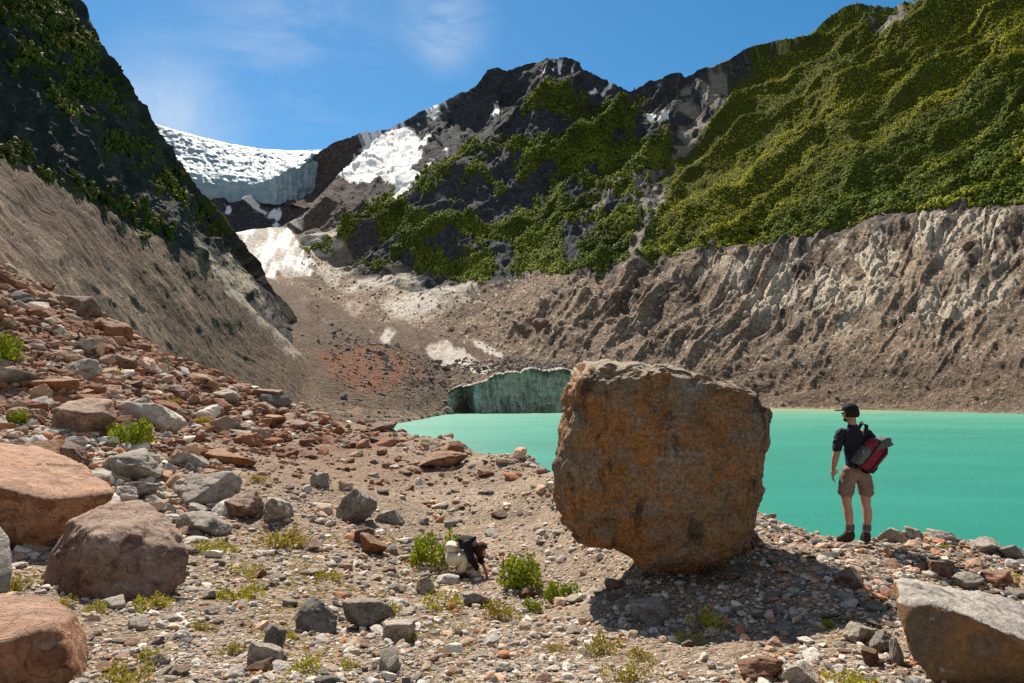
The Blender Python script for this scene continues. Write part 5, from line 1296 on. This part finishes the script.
# ---- the rucksack slung on his shoulder
pack = empty('rucksack', (P[0] - .03, P[1] + .03, P[2] + 0.01)); tag(pack, 'red and grey rucksack hanging aslant on the standing hiker\'s back', 'rucksack')
tilt = -0.66
def pk_(dim, loc, mat, name, e=.4, rot=(0.12, tilt * -1, 0), seed=1, wob=.05, parent=pack):
    v2, f2_ = place(sell(dim, e, 4, wob, seed), loc, rot); return link(name, mesh_np(name, v2, f2_, [mat], True), parent)
pk_((.25, .2, .38), (.13, -.22, 1.11), M_RED, 'main_bag', .42, seed=3, wob=.08)
pk_((.10, .2, .27), (.03, -.22, 1.115), M_PGREY, 'side_pocket', .5, seed=4, wob=.1)
pk_((.28, .23, .12), (.225, -.22, 1.255), M_PGREY, 'lid', .5, (0.1, -.3, 0), seed=5, wob=.16)
pk_((.22, .18, .14), (.09, -.2, 1.0), M_STRAP, 'base', .5, seed=6)
for off in (-.05, .07):
    c0 = Vector((.13, -.22, 1.11)) + Vector((math.cos(tilt) * off * 0 + off * .68, 0, -off * .73))
    pk_((.03, .23, .41), tuple(c0), M_STRAP, 'strap', .42, seed=7, wob=.0)
pts = [(.13, -.14, 1.36), (.15, -.11, 1.47), (.16, 0.02, 1.50), (.15, .12, 1.40), (.17, .14, 1.2), (.2, .03, 1.02), (.2, -.12, .98)]
link('shoulder_strap', mesh_np('shoulder_strap', *tube(pts, [.024] * 7, 8), [M_STRAP], True), pack)
# a folded paper in his left hand
v2, f2_ = place(sell((.11, .012, .075), .15, 3, .02), (-.215, .1, .875), (0.2, -.35, .3))
tag(link('folded_paper', mesh_np('folded_paper', v2, f2_, [M_PAPER], False), None, (P[0], P[1], P[2] + 0.01)), 'pale folded paper in the standing hiker\'s hand', 'paper')

# ---- the person crouching by the shrub
P, ok = hit(463, 577); P = P[0]
cp = empty('person', (P[0], P[1], P[2]), -0.12); cp.scale = (1.04, 1.04, 1.04)
tag(cp, 'person crouching low by a green shrub, bent forward, in black jacket and beige trousers', 'person')
hd = Vector((.29, -.02, .40)); hf = Vector((.75, -.1, -.65)).normalized()
J = {'pelvis': (-.19, 0, .27, .07, .07), 'waist': (-.12, 0, .43, .055, .055), 'chest': (.04, -.01, .575, .1, .085), 'nb': (.155, -.01, .56, .07), 'neck': (.205, -.015, .51, .055), 'head': (*hd, .088), 'crown': (hd.x + .0, hd.y, hd.z + .055, .085), 'nose': (*(hd + hf * .1), .013), 'chin': (*(hd + Vector((-.02, 0, -.075))), .034),
     'lsh': (.07, .15, .545, .05), 'lel': (.2, .2, .34, .042), 'lwrist': (.31, .1, .13, .03), 'rsh': (.07, -.16, .55, .05), 'rel': (.16, -.22, .33, .042), 'rwrist': (.27, -.12, .11, .03),
     'lhip': (-.18, .1, .26, .07), 'lkn': (.11, .16, .36, .062), 'lca': (.06, .15, .22, .06), 'lan': (.0, .13, .07, .042), 'rhip': (-.18, -.1, .26, .07), 'rkn': (.1, -.15, .35, .062), 'rca': (.05, -.15, .22, .06), 'ran': (-.02, -.14, .07, .042)}
E = chain('pelvis', 'waist', 'chest', 'nb', 'neck', 'head', 'crown') + [('head', 'nose'), ('head', 'chin')] + chain('chest', 'lsh', 'lel', 'lwrist') + chain('chest', 'rsh', 'rel', 'rwrist') + chain('pelvis', 'lhip', 'lkn', 'lca', 'lan') + chain('pelvis', 'rhip', 'rkn', 'rca', 'ran')
hand(J, E, 'l', J['lwrist'][:3], (.4, -.2, -.8), (.6, -.6, .3), (.5, .5, .5), .7); hand(J, E, 'r', J['rwrist'][:3], (.4, .1, -.8), (.6, .6, .3), (.5, -.5, .5), .7)
link('body', skin_mesh('body', J, E, M_SKIN), cp)
J = {'p': (-.2, 0, .28, .2, .2), 'm': (-.18, 0, .4, .18, .18), 'w': (-.13, 0, .53, .17, .17), 'lh': (-.17, .1, .26, .13), 'lk': (.12, .165, .355, .085), 'lc': (.06, .15, .21, .08), 'la': (.0, .135, .09, .065), 'rh': (-.17, -.1, .26, .13), 'rk': (.11, -.155, .345, .085), 'rc': (.05, -.155, .21, .08), 'ra': (-.02, -.145, .09, .065)}
link('trousers', skin_mesh('trousers', J, chain('p', 'm', 'w') + chain('p', 'lh', 'lk', 'lc', 'la') + chain('p', 'rh', 'rk', 'rc', 'ra'), M_BEIGE, 3, None, .02), cp)
J = {'c': (.04, -.01, .60, .2, .17), 'w': (-.1, 0, .5, .17, .17), 'n': (.15, -.01, .575, .09), 'h': (.19, -.012, .55, .075), 'ls': (.08, .155, .55, .08), 'le': (.2, .205, .34, .062), 'lw': (.295, .115, .16, .045), 'rs': (.08, -.165, .555, .08), 're': (.165, -.225, .33, .062), 'rw': (.26, -.13, .14, .045)}
link('jacket', skin_mesh('jacket', J, chain('c', 'w') + chain('c', 'n', 'h') + chain('c', 'ls', 'le', 'lw') + chain('c', 'rs', 're', 'rw'), M_JKT, 3, None, .02), cp)
def boot2(ax, ay): 
    J = {'s': (ax, ay, .13, .055), 'a': (ax + .005, ay, .07, .055), 'h': (ax - .05, ay, .045, .048), 'm': (ax + .08, ay, .045, .052), 't': (ax + .16, ay, .035, .046, .04)}
    return skin_mesh('boot', J, chain('a', 's') + chain('a', 'h') + chain('a', 'm', 't'), M_BOOT, 2, 0.0)
link('boot', boot2(0, .13), cp); link('boot', boot2(-.02, -.14), cp)
hv = ico(4)[0] * np.array([.105, .104, .105]); hv[:, 0] = np.where(hv[:, 2] < 0, np.minimum(hv[:, 0], .03), hv[:, 0])
M_HAIR2 = plain('brown hair', (0.06, 0.03, 0.018))
link('hair', mesh_np('hair', hv + np.array(hd) + np.array([-.005, 0, .04]), ico(4)[1], [M_HAIR2], True), cp)
